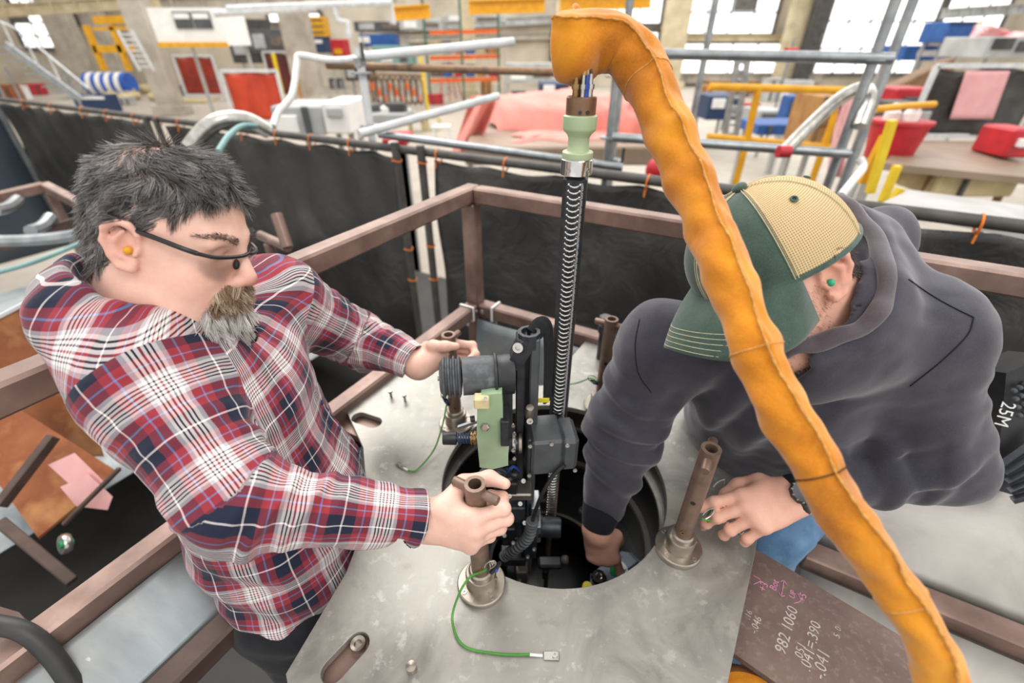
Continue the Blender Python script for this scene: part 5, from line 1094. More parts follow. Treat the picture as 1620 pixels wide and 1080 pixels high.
obj('button', MB().sph(X2(crown(0, 1.)+V(0, 0, .003)), (.011, .011, .007), 16, 9, H2R), 'cap_green', cap)
for a_, e_ in ((32, .58), (-32, .58), (93, .55), (151, .55), (209, .55), (267, .55)):
    p = crown(math.radians(a_), e_); q = nrm((p-cc0)/cr**2); u, v, _ = frame_of(q); obj('eyelet', MB().tube([X2(p+q*.003+.004*(u*math.cos(t)+v*math.sin(t))) for t in np.linspace(0, 6.283, 17)], .0014, 6, False), 'cap_green', cap)
    obj('eyelet_hole', MB().lathe(X2(p+q*.0022), H2R@q, [(0, 0), (.0032, 0), (.0032, .0008), (0, .0008)], 12), 'black_hole', cap)
def brim(s_, t):
    az = s_*math.radians(66); p = crown(az, -.02); ext = .082*math.sqrt(max(0, 1-abs(s_)**2.6)); d = nrm(V(1, .30*math.sin(az), 0)); q = p+d*ext*t
    return q+V(0, 0, -.030*t*(.4+.6*t)-.55*(q[1]**2/.1)*t*.9+.004*math.sin(math.pi*t))
g = MB(); g.grid(lambda u, v: X2(brim(-1+2*u, v)), 41, 14); o = obj('brim', g, 'cap_green', cap, 60); solidify(o, .0035, 0)
for t in (.97, .90, .83, .76, .69): obj('brim_stitch', MB().tube([X2(brim(s_, t)+V(0, 0, .0020)) for s_ in np.linspace(-.97, .97, 50)], .0006, 5), 'cap_thread', cap)
# ---------------- hoodie
ho = Fd(); bk = nrm(V(.71, .62, 0)); Rb = np.array([-bk, nrm(np.cross(ZA, -bk)), ZA]).T; tilt = rot3(math.atan2(-bk[1], -bk[0]), math.radians(22), 0)
ho.el((.535, .745, .27), (.135, .205, .19), tilt, .02).el((.615, .82, .06), (.150, .195, .20), tilt, .08).el((.67, .87, -.06), (.145, .18, .12), tilt, .05)
ho.el((.535, .715, .385), (.10, .17, .07), tilt, .05)
for a_, b_, c_, rr_ in ((Rs2, Re2, Rw2, (.085, .066, .046)), (Ls2, Le2, Lw2, (.092, .080, .050))):
    ho.rc(V(.535, .72, .38)*.4+V(a_)*.6, a_, .09, rr_[0]*1.04, .06); ho.rc(a_, b_, rr_[0], rr_[1], .04); wd = nrm(V(c_)-V(b_)); ho.rc(b_, V(c_)-wd*.055, rr_[1], rr_[2], .03)
# hood: rim roll, and the cloth lying behind the neck
rim = [atd(1325, 318, .80), atd(1368, 352, .755), atd(1397, 408, .715), atd(1400, 466, .685), atd(1372, 512, .665), atd(1312, 536, .66), atd(1252, 552, .675), atd(1212, 566, .72)]
rims = spline(rim, 4)
ho.chain([p+V(.012, .012, -.022) for p in rims], [.018]*len(rims), .02); ho.chain([p+V(.045, .04, -.075) for p in rims[:24]], [.034]*24, .05)
ho.el(atd(1385, 385, .90), (.055, .07, .07), None, .04)
ho.rc(X2((-.045, 0, -.10)), ch2, .098, .14, .04)
ho.rc(X2((.0, 0, .02)), X2((.04, 0, -.07)), .100, .078, .012, True); ho.rc(X2((-.02, 0, 0)), X2((-.045, 0, -.10)), .090, .074, .01, True)
rcn = X2((-.04, 0, -.115)); ran = nrm(X2((0, 0, 0))-X2((-.045, 0, -.20)))
for p_, q_ in zip(rims[:-1:2], rims[2::2]): ho.rc(rcn+(p_-rcn)*.70+ran*.02, rcn+(q_-rcn)*.70+ran*.02, .026, .026, .012, True)
ho.cut((.67, .87, -.13), (.1, .1, -1))
def folds2(P):
    o = lumps(P, 31, (16, 34, 80), (.0060, .0030, .0010)); Pd = P.astype(float)
    for a_, b_, c_ in ((Rs2, Re2, Rw2), (Ls2, Le2, Lw2)):
        for s0, s1 in ((a_, b_), (b_, c_)):
            t, d, q, ax_ = segparam(Pd, s0, s1); u = nrm(np.cross(ax_, V(.2, .3, 1))); w_ = np.cross(ax_, u); an = np.arctan2(q@w_, q@u); L_ = np.linalg.norm(V(s1)-V(s0))
            near_ = np.exp(-np.maximum(d-.09, 0)/.02); el_ = np.exp(-((t-(1 if s1 is b_ else 0))/.5)**2)
            rid = np.sin((t*L_)*88+2.2*np.sin(an+2)+1.0*np.sin(2*an+t*4)); o -= near_*(.004+.013*el_)*np.maximum(rid, -.3)*(.55+.45*np.sin(an+t*5+2.))
    ft = np.exp(-(((Pd-V(.42, .66, .24))/V(.12, .12, .16))**2).sum(1)); o -= .013*ft*np.sin(Pd[:, 0]*75-Pd[:, 1]*35+2*np.sin(Pd[:, 2]*12))
    return o
VS, QS = nets(ho, .0045, (.08, .34, -.20), (1.0, 1.12, .72), folds2, .024)
hoodie = obj('hoodie', quadmesh('hoodie', VS, QS), 'hoodie', man2)
ra_ = nrm(X2((0, 0, 0))-X2((-.045, 0, -.20))); rc_ = X2((-.04, 0, -.115)); g = MB()
def lining(u, v):
    p = rims[int(round(u*(len(rims)-1)))]; d = p-rc_; d = nrm(d-ra_*(d@ra_)); q = rc_+d*.066+ra_*.0; return p*(1-v)+q*v-ra_*.020*math.sin(math.pi*v)+V(.004, .004, 0)*math.sin(u*20+v*3)
g.grid(lining, len(rims), 10); o = obj('hood_lining', g, 'hood_inner', hoodie, 70); solidify(o, .004)
def rimpt(p):
    h = bv2_.ray_cast(Vector(VC), Vector(nrm(p-VC))); t = np.linalg.norm(p-VC)
    return VC+nrm(p-VC)*(min(t, h[3]-.004) if h[0] is not None else t)
bv2_ = BVHTree.FromPolygons([tuple(p) for p in VS], [tuple(q) for q in QS])
rt_ = spline([rimpt(p) for p in rims[::3]], 6); obj('hood_rim', MB().tube([p+V(0, 0, .0025*math.sin(i*.7)) for i, p in enumerate(rt_)], [.0125+.0012*math.sin(i*.5) for i in range(len(rt_))], 14), 'hood_edge', hoodie)
for a_, b_, c_, r0 in ((Rs2, Re2, Rw2, .043), (Ls2, Le2, Lw2, .044)):
    wd = nrm(V(c_)-V(b_)); p = V(c_); obj('cuff', MB().lathe(p-wd*.075, wd, [(.034, 0), (r0, 0), (r0+.002, .02), (r0, .04), (r0-.006, .066), (r0-.008, .070), (.030, .070), (.030, .05)], 40, False), 'rib_black', hoodie)
bv2 = BVHTree.FromPolygons([tuple(p) for p in VS], [tuple(q) for q in QS])
def on2(px, py, off=.0006):
    r_ = ray(px, py); h = bv2.ray_cast(Vector(VC), Vector(nrm(r_))); return None if h[0] is None else V(h[0])+V(h[1])*off
for pl in ([(1437, 442), (1470, 465), (1505, 485), (1540, 502)], [(1540, 502), (1530, 530), (1490, 570), (1440, 610)], [(1012, 505), (1005, 545), (1010, 590), (1030, 620)]):
    pts = [on2(*p) for p in spline([V(a_, b_, 0) for a_, b_ in pl], 6) for p in [(p[0], p[1])]]; pts = [p for p in pts if p is not None]
    if len(pts) > 3: obj('seam', MB().tube(pts, .0011, 6), 'rib_black', hoodie)
p = on2(1240, 552, .004); p = p if p is not None else atd(1240, 552, .72)
obj('drawstring', MB().sph(p, .008, 12, 8).tube(spline([p, p+V(.01, -.008, -.012), p+V(.022, -.006, -.004)], 4), .004, 8), 'rib_black', hoodie)
# ---------------- wrist watch
wd = nrm(V(Lw2)-V(Le2)); p = V(Lw2)+wd*.004; u = nrm(V(.1, -.45, .9)-wd*(V(.1, -.45, .9)@wd)); w_ = np.cross(wd, u)
wt_ = obj('wristwatch', MB().tube([p+(.034*(u*math.cos(a_)+w_*math.sin(a_)*1.05)) for a_ in np.linspace(0, 6.283, 33)], .0105, 10, False, .3, up=u), 'black_plastic', man2)
fc_ = p+u*.036-w_*.0; fd_ = nrm(u*1.0-w_*.0)
obj('case', MB().lathe(fc_-fd_*.006, fd_, [(0, 0), (.021, 0), (.0225, .003), (.0225, .010), (.020, .0125), (.0175, .012)], 10), 'black_plastic', wt_, 20)
obj('dial', MB().lathe(fc_+fd_*.004, fd_, [(0, 0), (.0175, 0), (.0175, .0014), (0, .0014)], 28), 'watch_face', wt_)
for a_ in np.linspace(0, 6.283, 12, endpoint=False): obj('bezel_stud', MB().sph(fc_+fd_*.0065+.0195*(wd*math.cos(a_)+w_*math.sin(a_)), .0022, 8, 5), 'steel_bright', wt_)
# ---------------- jeans and boots
je = Fd(); je.el(pv2, (.14, .17, .12), tilt, .02); k1 = atz(1222, 842, -.11); k2 = k1+V(.34, .30, -.02)
for hp_, kn_ in ((pv2+V(.08, -.10, -.02), k1), (pv2+V(-.08, .12, -.02), V(.38, 1.02, -.16))): je.rc(hp_, kn_, .092, .072, .05); je.rc(kn_, V(kn_[0]+.09, kn_[1]+.06, -1.0), .068, .055, .03)
VT, QT = nets(je, .006, (.24, .45, -1.1), (.98, 1.2, .12), lambda P: lumps(P, 41, (25, 55, 110), (.005, .004, .0015)), .01); obj('jeans', quadmesh('jeans', VT, QT), 'denim', man2)
bt = Fd()
for kn_ in (k1, V(.38, 1.02, -.16)):
    q = V(kn_[0]+.09, kn_[1]+.06, -1.06); bt.rc(q, q-bk*.15, .046, .036, .02); bt.rc(q, q+V(0, 0, .09), .05, .052, .02)
bt.cut((0, 0, -1.11), (0, 0, -1)); VT, QT = nets(bt, .008, (.2, .3, -1.16), (.95, 1.3, -.9)); obj('boots', quadmesh('boots', VT, QT), 'boot', man2)
# ================================================================== the hall behind
WY = 38.
n = NT('hall_wall'); f1 = n.noise(.5, 4); n.base(n.ramp(f1, [(.3, lin('d6ccba')), (.55, lin('c0b5a2')), (.75, lin('a69c8a'))]), .8)
n = NT('daylight'); n.b.inputs['Emission Color'].default_value = (1, 1, 1, 1); n.b.inputs['Emission Strength'].default_value = 1.15; n.base((.9, .9, .9, 1), .3)
pm('bench_pale', 'bdbab8', 'a9a6a3', 3, .6); pm('frame_grey', '6d6a66', '55524f', 3, .6); pm('column_paint', 'bcb4a6', '9f968a', 1.5, .7); pm('column_cream', 'cdbf9f', 'b3a586', 1.5, .7); pm('steel_dark', '4c4a48', '383736', 3, .6)
pm('screen_red', 'c8421f', 'b23317', 2, .45); pm('screen_maroon', '9c2f1c', '7d2417', 2, .45); pm('maroon', '6e2a26', '551f1d', 2, .5); pm('rack_green', '3f6a58', '335646', 3, .5)
n = NT('tarp_pink'); n.base(n.ramp(n.noise(1.6, 4), [(.3, lin('d9786c')), (.7, lin('e79a8d'))]), .6); n.bump(n.noise(3, 4), .4, .05)
pm('sheet_pink', 'eab3b3', 'dfa2a4', 4, .7); pm('wood', 'b98a52', '9c6f3c', 4, .6); pm('wood_brown', '8a6a48', '6d5136', 4, .6); pm('machine_grey', 'b9bbb9', '9fa1a0', 2, .5); pm('machine_dark', '55585b', '434649', 2, .5)
pm('pallet', 'c9b98f', 'ad9d75', 5, .8); pm('roll_blue', '2e63c0', '2250a2', 3, .5); pm('table_steel', '9c8878', '85735f', 1.5, .5); pm('green_dark', '2f5443', '274637', 3, .6); pm('tool_mix', '7d6a5a', '54504e', 9, .6); pm('white_soft', 'f0efec', 'e2e0dc', 3, .6)
struct(obj('wall_back', MB().box((2, WY+.4, 5.5), (110, .6, 14.6)), 'hall_wall'))
struct(obj('wall_left', MB().box((-40.3, 20, 5.5), (.6, 50, 14.6)), 'hall_wall')); struct(obj('wall_right', MB().box((48.3, 20, 5.5), (.6, 50, 14.6)), 'hall_wall'))
def gp(px, py): return atz(px, py, FZ)
def up(px, py, y): return aty(px, py, y)
WN = [0]
def window(px0, px1, pyt, pyb, nx, ny, y=WY, dark=()):
    WN[0] += 1; pm_ = (px0+px1)/2; b = up(pm_, pyb, y); t = up(pm_, pyt, y); x0 = up(px0, (pyt+pyb)/2, y)[0]; x1 = up(px1, (pyt+pyb)/2, y)[0]; z0, z1 = b[2], t[2]
    o = bpy.data.objects.new('window_%d' % WN[0], None); COL.objects.link(o); o.location = (x0, y, z0); o['kind'] = 'structure'
    w_, h_ = (x1-x0)/nx, (z1-z0)/ny; pmesh = MB().box((0, 0, 0), (w_*.95, .04, h_*.95)).mesh('pane', 0); pmesh.materials.append(M['daylight']); dm = None
    for i in range(nx):
        for j in range(ny):
            q = bpy.data.objects.new('pane', pmesh); COL.objects.link(q); q.parent = o; q.matrix_parent_inverse = parent_inv(o); q.location = (x0+(i+.5)*w_, y-.12, z0+(j+.5)*h_)
            if (i, j) in dark: obj('blind', MB().box((x0+(i+.5)*w_, y-.2, z0+(j+.5)*h_), (w_*.9, .05, h_*.9)), 'frame_grey', o)
    for i in range(nx+1): obj('muntin', MB().box((x0+i*w_, y-.13, (z0+z1)/2), (.09 if 0 < i < nx else .25, .14, z1-z0)), 'frame_grey', o)
    for j in range(ny+1): obj('transom', MB().box(((x0+x1)/2, y-.135, z0+j*h_), (x1-x0, .13, .09 if 0 < j < ny else .25)), 'frame_grey', o)
window(1085, 1235, -60, 56, 4, 3, dark=((2, 1),)); window(1075, 1232, 66, 118, 4, 2); window(1308, 1480, -60, 118, 5, 4); window(905, 1052, -60, 40, 4, 2); window(872, 1040, 48, 96, 4, 1)
window(28, 112, 14, 78, 3, 3, dark=((0, 2),)); window(8, 60, -40, 8, 3, 1); window(92, 122, 14, 38, 1, 1); window(124, 166, 5, 33, 2, 1); window(1500, 1600, -60, 60, 3, 3); window(425, 510, 18, 38, 4, 1)
def column(px, y, w_, mat, label, d=.6, top=9.):
    p = up(px, 60, y); o = thing('column', (p[0], y, FZ), label, 'column'); obj('shaft', MB().box((p[0], y, (FZ+top)/2), (w_, d, top-FZ), None, .03), mat, o)
    obj('base', MB().box((p[0], y, FZ+.2), (w_*1.4, d*1.4, .4), None, .03), mat, o); obj('cap', MB().box((p[0], y, 3.6), (w_*1.3, d*1.3, .3), None, .03), mat, o)
for px, y, w_, mt, lb in ((232, 22, .9, 'column_paint', 'grey column left of the white booth'), (105, 34, 1.6, 'column_paint', 'broad grey column right of the bright left window'), (160, 35, 1.4, 'column_paint', 'grey column behind the yellow gantry at left'),
                          (472, 26, 1.3, 'column_paint', 'round-looking grey column left of the yellow and blue bins'), (740, 30, .7, 'column_cream', 'slim cream column behind the pallet rack'), (884, 36, .6, 'column_cream', 'cream column just left of the leather sleeve'),
                          (1066, 36, 1.6, 'column_cream', 'cream column between the right windows and the sleeve'), (1258, 36, 1.5, 'column_cream', 'wide cream column between the two large right windows'), (1285, 35, .9, 'steel_dark', 'dark steel column beside the wide cream one')):
    column(px, y, w_, mt, lb)
def bx(name, label, cat, px0, px1, pyt, pyb, mat, dep=.8, y=None, par=None, bev=.02):
    m_ = (px0+px1)/2; g0 = gp(m_, pyb) if y is None else up(m_, pyb, y); y = g0[1]; t = up(m_, pyt, y); pyc = (pyt+pyb)/2; x0, x1 = up(px0, pyc, y)[0], up(px1, pyc, y)[0]
    g = MB().box(((x0+x1)/2, y+dep/2, (g0[2]+t[2])/2), (x1-x0, dep, t[2]-g0[2]), None, bev); o = obj(name, g, mat, par)
    if par is None: tag(o, label, cat)
    return o, (x0, x1, y, g0[2], t[2])
def crate(name, label, cat, px0, px1, pyt, pyb, mat, dep=.8, y=None, extra=()):
    """box on the floor with named extras given as fractions (x0, x1, z0, z1, part name, material) laid on its front"""
    m_ = (px0+px1)/2; g0 = gp(m_, pyb) if y is None else up(m_, pyb, y); y = g0[1]; t = up(m_, pyt, y); pyc = (pyt+pyb)/2; x0, x1 = up(px0, pyc, y)[0], up(px1, pyc, y)[0]; z0, z1 = g0[2], t[2]
    o = thing(name, ((x0+x1)/2, y+dep/2, z0), label, cat); obj('body', MB().box(((x0+x1)/2, y+dep/2, (z0+z1)/2), (x1-x0, dep, z1-z0), None, .02), mat, o)
    if z0 > FZ+.04 and 'stack above' not in label and 'table' not in label and 'bench behind' not in label:
        for xx in (x0+.1, x1-.1): obj('support_leg', MB().box((xx, y+dep*.8, (FZ+z0)/2), (.07, .07, z0-FZ)), 'machine_grey', o)
    for a, b, c, d, nm, mt in extra:
        obj(nm, MB().box((x0+(x1-x0)*(a+b)/2, y-.02, z0+(z1-z0)*(c+d)/2), ((x1-x0)*(b-a), .06, (z1-z0)*(d-c)), None, .01), mt, o)
    return o
def framed(name, label, px0, px1, pyt, pyb, mat, fmat='galv_white', y=None, fw=.09, feet=True, cat='welding screen', lean=0.):
    m_ = (px0+px1)/2; g0 = gp(m_, pyb) if y is None else up(m_, pyb, y); y = g0[1]; t = up(m_, pyt, y); pyc = (pyt+pyb)/2; x0, x1 = up(px0, pyc, y)[0], up(px1, pyc, y)[0]; z0, z1 = g0[2], t[2]
    o = thing(name, ((x0+x1)/2, y, z0), label, cat); zb = z0+(z1-z0)*.12
    for a, b in (((x0, z0), (x0, z1)), ((x1, z0), (x1, z1)), ((x0, z1), (x1, z1)), ((x0, zb), (x1, zb))): obj('frame_tube', MB().bar((a[0], y, a[1]), (b[0], y, b[1]), fw, fw, up=(0, 1, 0)), fmat, o)
    ph_ = (x0*7) % 6; g = MB(); g.grid(lambda u, v: V(x0+(x1-x0)*(.04+.92*u), y+.03*math.sin(u*19+ph_)+.03*math.sin(u*7+v*3), zb+(z1-zb)*(.02+.94*v)-.03*math.sin(u*9)*v), 24, 10); q = obj('curtain', g, mat, o, 60); solidify(q, .01)
    if feet:
        for xx in (x0, x1): obj('foot', MB().box((xx, y, z0+.04), (.09, .8, .07)), fmat, o)
    return o
# --- left side
framed('welding_screen', 'orange-red welding screen in a white frame, nearest the fence', 362, 448, 112, 202, 'screen_red'); framed('welding_screen', 'darker red welding screen in a white frame, behind the orange one', 285, 345, 88, 158, 'screen_maroon')
framed('welding_screen', 'maroon screen with yellow edge bar right of the red screens', 425, 468, 82, 160, 'maroon', 'galv_white')
bt_ = thing('site_booth', up(305, 76, 20), 'raised white booth with two small windows and yellow base stripe', 'booth'); a = up(252, 72, 20); b = up(360, 68, 20); zt2 = up(305, 12, 20)[2]
obj('wall_panel', MB().box(((a[0]+b[0])/2, 20.9, (a[2]+zt2)/2), (b[0]-a[0], 1.8, zt2-a[2])), 'white_soft', bt_); obj('base_stripe', MB().box(((a[0]+b[0])/2, 19.97, a[2]+.02), (b[0]-a[0], .1, .16)), 'yellow_paint', bt_)
for px in (290, 320): p = up(px, 32, 19.98); obj('window', MB().box((p[0], 19.98, p[2]), (.62, .08, .5)), 'machine_dark', bt_); obj('blind', MB().box((p[0], 19.95, p[2]+.12), (.56, .06, .16)), 'white_soft', bt_)
for xx in (a[0]+.2, b[0]-.2): obj('leg', MB().box((xx, 21.7, (FZ+a[2])/2), (.1, .1, a[2]-FZ)), 'machine_grey', bt_)
st_ = thing('mobile_stairs', gp(90, 165), 'silver mobile stairs with handrails at the far left', 'stairs'); y0_ = gp(110, 175)[1]*.55
def S_(px, py, dy=0.): return up(px, py, y0_+dy)
for dy in (0, .9):
    obj('stringer', MB().bar(S_(8, 70, dy), S_(128, 158, dy), .05, .16), 'galv', st_); obj('handrail', MB().tube([S_(-10, 30, dy), S_(25, 45, dy), S_(140, 140, dy)], .025, 8), 'galv_white', st_)
    for t in (.15, .45, .75): q = S_(8, 70, dy)*(1-t)+S_(128, 158, dy)*t; obj('baluster', MB().cyl(q, q+V(0, 0, .62), .02, n=8), 'galv_white', st_)
for t in np.linspace(.05, .95, 9): q = S_(8, 70, .45)*(1-t)+S_(128, 158, .45)*t; obj('tread', MB().box(q, (.26, .86, .03)), 'galv', st_)
for px in (5, 30, 120): q = S_(px, 150, .45); obj('leg', MB().cyl((q[0], q[1], FZ), (q[0], q[1], S_(px, 100, 0)[2]-.1), .03, n=8), 'galv', st_)
crate('cabinet', 'white-topped machine cabinet with maroon and dark panels at left', 'cabinet', 75, 180, 74, 120, 'machine_grey', 1.2, None, ((.05, .45, .05, .78, 'panel', 'maroon'), (.62, .8, .05, .8, 'panel', 'machine_dark'), (.82, .98, .05, .8, 'panel', 'steel_dark'), (0, 1, .85, 1.05, 'top', 'white_soft'), (.47, .53, .05, .6, 'post', 'yellow_paint')))
yg = thing('gantry', gp(195, 112), 'yellow steel gantry frame with ladder left of the booth', 'gantry'); yy = 24.
for px in (166, 205, 238): p = up(px, 112, yy); obj('post', MB().box((p[0], yy, (p[2]+up(px, 40, yy)[2])/2), (.2, .2, up(px, 40, yy)[2]-p[2])), 'yellow_paint', yg)
for py in (32, 78, 46): obj('beam', MB().bar(up(150, py, yy), up(240, py-2, yy), .2, .28 if py != 46 else .12), 'yellow_paint', yg)
for k in (0, 1): obj('ladder_rail', MB().bar(up(186+22*k, 48, 21), up(222+22*k, 112, 21), .08, .08), 'galv_white', yg)
for t in np.linspace(.1, .9, 7): obj('rung', MB().bar(up(186+36*t, 48+64*t, 21), up(208+36*t, 48+64*t, 21), .05, .05), 'galv_white', yg)
p = gp(258, 130); tag(obj('pipe_roll', MB().lathe((p[0]-1.3, p[1], FZ+.5), VX, [(.0, 0), (.5, 0), (.5, 2.7), (.42, 2.7), (.42, 2.6), (0, 2.6)], 24), 'wood_brown'), 'brown rolled pipe lying left of the dark red screen', 'pipe')
rl = thing('striped_roll', gp(182, 154), 'blue and white striped roll on the floor behind the plaid man', 'roll'); p = gp(182, 152)
for k in range(9): obj('band', MB().lathe((p[0]-1.2+.27*k, p[1], FZ+.62), VX, [(0, 0), (.58+.03*(k % 2), 0), (.58+.03*(k % 2), .27), (0, .27)], 24), 'white_soft' if k % 2 else 'roll_blue', rl)
for args in (('box', 'small red box beside the striped roll', 'box', 140, 166, 130, 150, 'red_paint'), ('box', 'blue low box behind the fence at left', 'box', 118, 175, 150, 178, 'blue_dark'), ('box', 'black small box left of the red screens', 'box', 262, 282, 136, 152, 'machine_dark')): crate(*args, .6, None, ((.1, .9, .75, .9, 'lid', 'white_soft'),))
rng = random.Random(9)
for k, (px, py) in enumerate(((180, 160), (203, 162), (215, 158), (232, 148), (247, 160), (262, 156))):
    p = gp(px, py); o = thing('sack', p, 'cream sack %s' % ('nearest the striped roll', 'second from the striped roll, behind', 'in the front middle of the sack row', 'behind the middle sacks', 'in front near the red screen', 'farthest right of the sacks')[k], 'sack', 'cream sacks on a pallet'); s_ = rng.uniform(.8, 1.2)
    obj('bag', MB().sph(p+V(0, 0, .22), (.42*s_, .35, .26*s_), 14, 9, rz(k)), 'pallet', o); obj('tie', MB().lathe(p+V(.1, 0, .4), (.3, 0, 1), [(.06, 0), (.03, .05), (.09, .12)], 10), 'pallet', o)
tag(obj('pallet', MB().box(gp(300, 162)+V(0, 0, .07), (2.2, 1.0, .14), None, .02), 'pallet'), 'wooden pallet under the dark red screen', 'pallet')
for k, (px, pb, pt, mt) in enumerate(((350, 152, 122, 'yellow_pale'), (452, 168, 84, 'yellow_pale'), (480, 168, 110, 'wood'))):
    p = gp(px, pb); t = up(px, pt, p[1]); tag(obj('bollard', MB().lathe((p[0], p[1], FZ), ZA, [(.14, 0), (.14, .05), (.09, .05), (.09, t[2]-FZ-.05), (.05, t[2]-FZ)], 12), mt), ('yellow bollard between the two red screens', 'yellow post beside the maroon screen', 'wooden post right of the maroon screen')[k], 'bollard')
# grey machine just beyond the fence
crate('machine', 'grey machine block with white end just over the fence', 'machine', 432, 512, 168, 214, 'machine_grey', 1.0, 7.0, ((.05, .5, .1, .7, 'panel', 'white_soft'), (.62, .74, 0, 1, 'band', 'machine_dark')))
crate('machine', 'white cabinet end right of the grey machine block', 'machine', 512, 552, 162, 212, 'white_soft', .9, 6.8, ((.2, .8, .55, .85, 'plate', 'machine_grey'),))
tag(bx('trolley', '', '', 548, 640, 180, 196, 'machine_grey', .8, 8.)[0], 'grey bench top with clutter behind the white upright', 'bench')
for k, (px, py, s_, mt) in enumerate(((560, 178, .16, 'red_paint'), (590, 177, .2, 'machine_dark'), (610, 176, .14, 'white_soft'), (628, 175, .2, 'steel_dark'))):
    p = up(px, py+4, 8.3); tag(obj('tool_case', MB().box(p+V(0, 0, s_*.4), (s_*1.6, s_, s_*.8), rz(k), .02), mt), ('red', 'dark grey', 'white', 'black')[k]+' tool case on the bench behind the white upright', 'case', 'tool cases on the bench')
# pipework under the roof at left
for k, pts in enumerate((((360, 14), (620, 4), (622, 38)), ((530, 10), (534, 32), (550, 36), (552, 60)), ((340, 22), (500, 12)))):
    tag(obj('roof_pipe', MB().tube([up(a, b, 16.) for a, b in pts], .09, 10), 'galv_white'), ('long white overhead pipe with a drop at its right end', 'white overhead pipe bent down left of the rack', 'short white overhead pipe beside the booth')[k], 'pipe')
crate('bin', 'yellow slatted stack above a blue bin behind the grey column', 'bin', 478, 512, 26, 58, 'yellow_paint', 1., 31.4, ((0, 1, .2, .26, 'slat', 'steel_dark'), (0, 1, .5, .56, 'slat', 'steel_dark'), (0, 1, .8, .86, 'slat', 'steel_dark'))); crate('bin', 'blue bin under the yellow stack', 'bin', 480, 514, 58, 84, 'blue_dark', 1.2, 31.3, ((.1, .9, .6, .8, 'label', 'white_soft'),))
crate('bin', 'red and yellow cabinet right of the blue bin', 'cabinet', 524, 545, 62, 92, 'red_paint', 1., 28., ((.2, .8, .2, .5, 'label', 'yellow_paint'),))
crate('drum', 'black wrapped bundle near the maroon screen', 'bundle', 492, 520, 92, 132, 'steel_dark', 1., None, ((.3, .7, .4, .6, 'band', 'machine_grey'),)); crate('skip', 'wide blue skip behind the white sloping tube', 'skip', 568, 625, 54, 74, 'blue_paint', 1.5, 34., ((.0, .3, .3, .8, 'panel', 'white_soft'),))
crate('machine', 'pale blue-grey machine behind the white tube', 'machine', 590, 650, 72, 104, 'teal_hose', 1.5, 26., ((.2, .5, .2, .7, 'panel', 'white_soft'), (.7, .9, .2, .8, 'panel', 'machine_dark')))
# pallet rack with goods
rk = thing('pallet_rack', gp(725, 170), 'green and orange pallet rack full of goods behind the scaffold', 'rack'); yr = gp(725, 165)[1]
for px in (682, 735, 790): 
    for dy in (0, 1.1): p = up(px, 165, yr+dy); obj('rack_upright', MB().box((p[0], yr+dy, (FZ+2.6)/2+.1), (.1, .1, 2.8-FZ)), 'rack_green', rk)
for py in (52, 92, 128): obj('rack_beam', MB().bar(up(680, py, yr), up(792, py-3, yr), .06, .16), 'orange_paint', rk)
for k in range(12):
    px = 690+(k % 6)*18; py = (90, 126)[k//6]; p = up(px, py-5, yr+.5); h_ = rng.uniform(.3, .55); tag(obj('carton', MB().box(p+V(0, 0, h_/2), (.45, .6, h_), rz(rng.uniform(-.2, .2)), .02), rng.choice(['wood', 'blue_paint', 'machine_dark', 'red_paint', 'pallet', 'tool_mix'])), 'goods carton on the %s shelf of the pallet rack, %s' % (('upper', 'lower')[k//6], ('at its left end', 'second from its left end', 'just left of the middle upright', 'just right of the middle upright', 'second from its right end', 'at its right end')[k % 6]), 'carton', 'cartons on the pallet rack')
hr = thing('hose_rack', gp(630, 175), 'rack hung with coiled hoses and orange clamps behind the white upright', 'rack'); yh = gp(630, 172)[1]
obj('rack_beam', MB().bar(up(585, 118, yh), up(672, 120, yh), .08, .1), 'wood_brown', hr)
for px in (587, 670): p = up(px, 118, yh); obj('leg', MB().cyl((p[0], yh, FZ), p, .04, n=8), 'steel_dark', hr)
for k in range(9): 
    p = up(592+k*9, 144, yh-.1); obj('hose_coil', MB().tube([p+V(.16*math.cos(a), .05*math.sin(a*3), .55*math.sin(a)) for a in np.linspace(0, 6.283, 17)], .05, 6, False), 'steel_dark' if k % 2 else 'wood_brown', hr)
    obj('clamp', MB().box(p+V(0, -.12, .2-.5*(k % 3)*.5), (.12, .06, .3), rz(k)), 'orange_paint', hr)
sl = thing('step_ladder', gp(712, 163), 'orange step ladder standing before the pallet rack', 'ladder'); yl = gp(712, 163)[1]
for a, b in (((697, 161), (701, 98)), ((712, 161), (708, 98)), ((722, 158), (712, 98)), ((732, 158), (716, 98))): obj('rail', MB().bar(up(*a, yl), up(*b, yl), .06, .06), 'orange_paint', sl)
for t in np.linspace(.1, .9, 6): obj('step', MB().bar(up(697+4*t, 161-63*t, yl), up(712-4*t, 161-63*t, yl), .1, .05), 'galv_white', sl); obj('rear_rung', MB().bar(up(722-10*t, 158-60*t, yl), up(732-16*t, 158-60*t, yl), .06, .05), 'galv_white', sl)
p = gp(678, 178); tag(obj('yellow_pole', MB().tube([V(p[0], p[1], FZ), up(664, 84, p[1])], .06, 8), 'yellow_pale'), 'slim yellow pole leaning before the hose rack', 'pole')
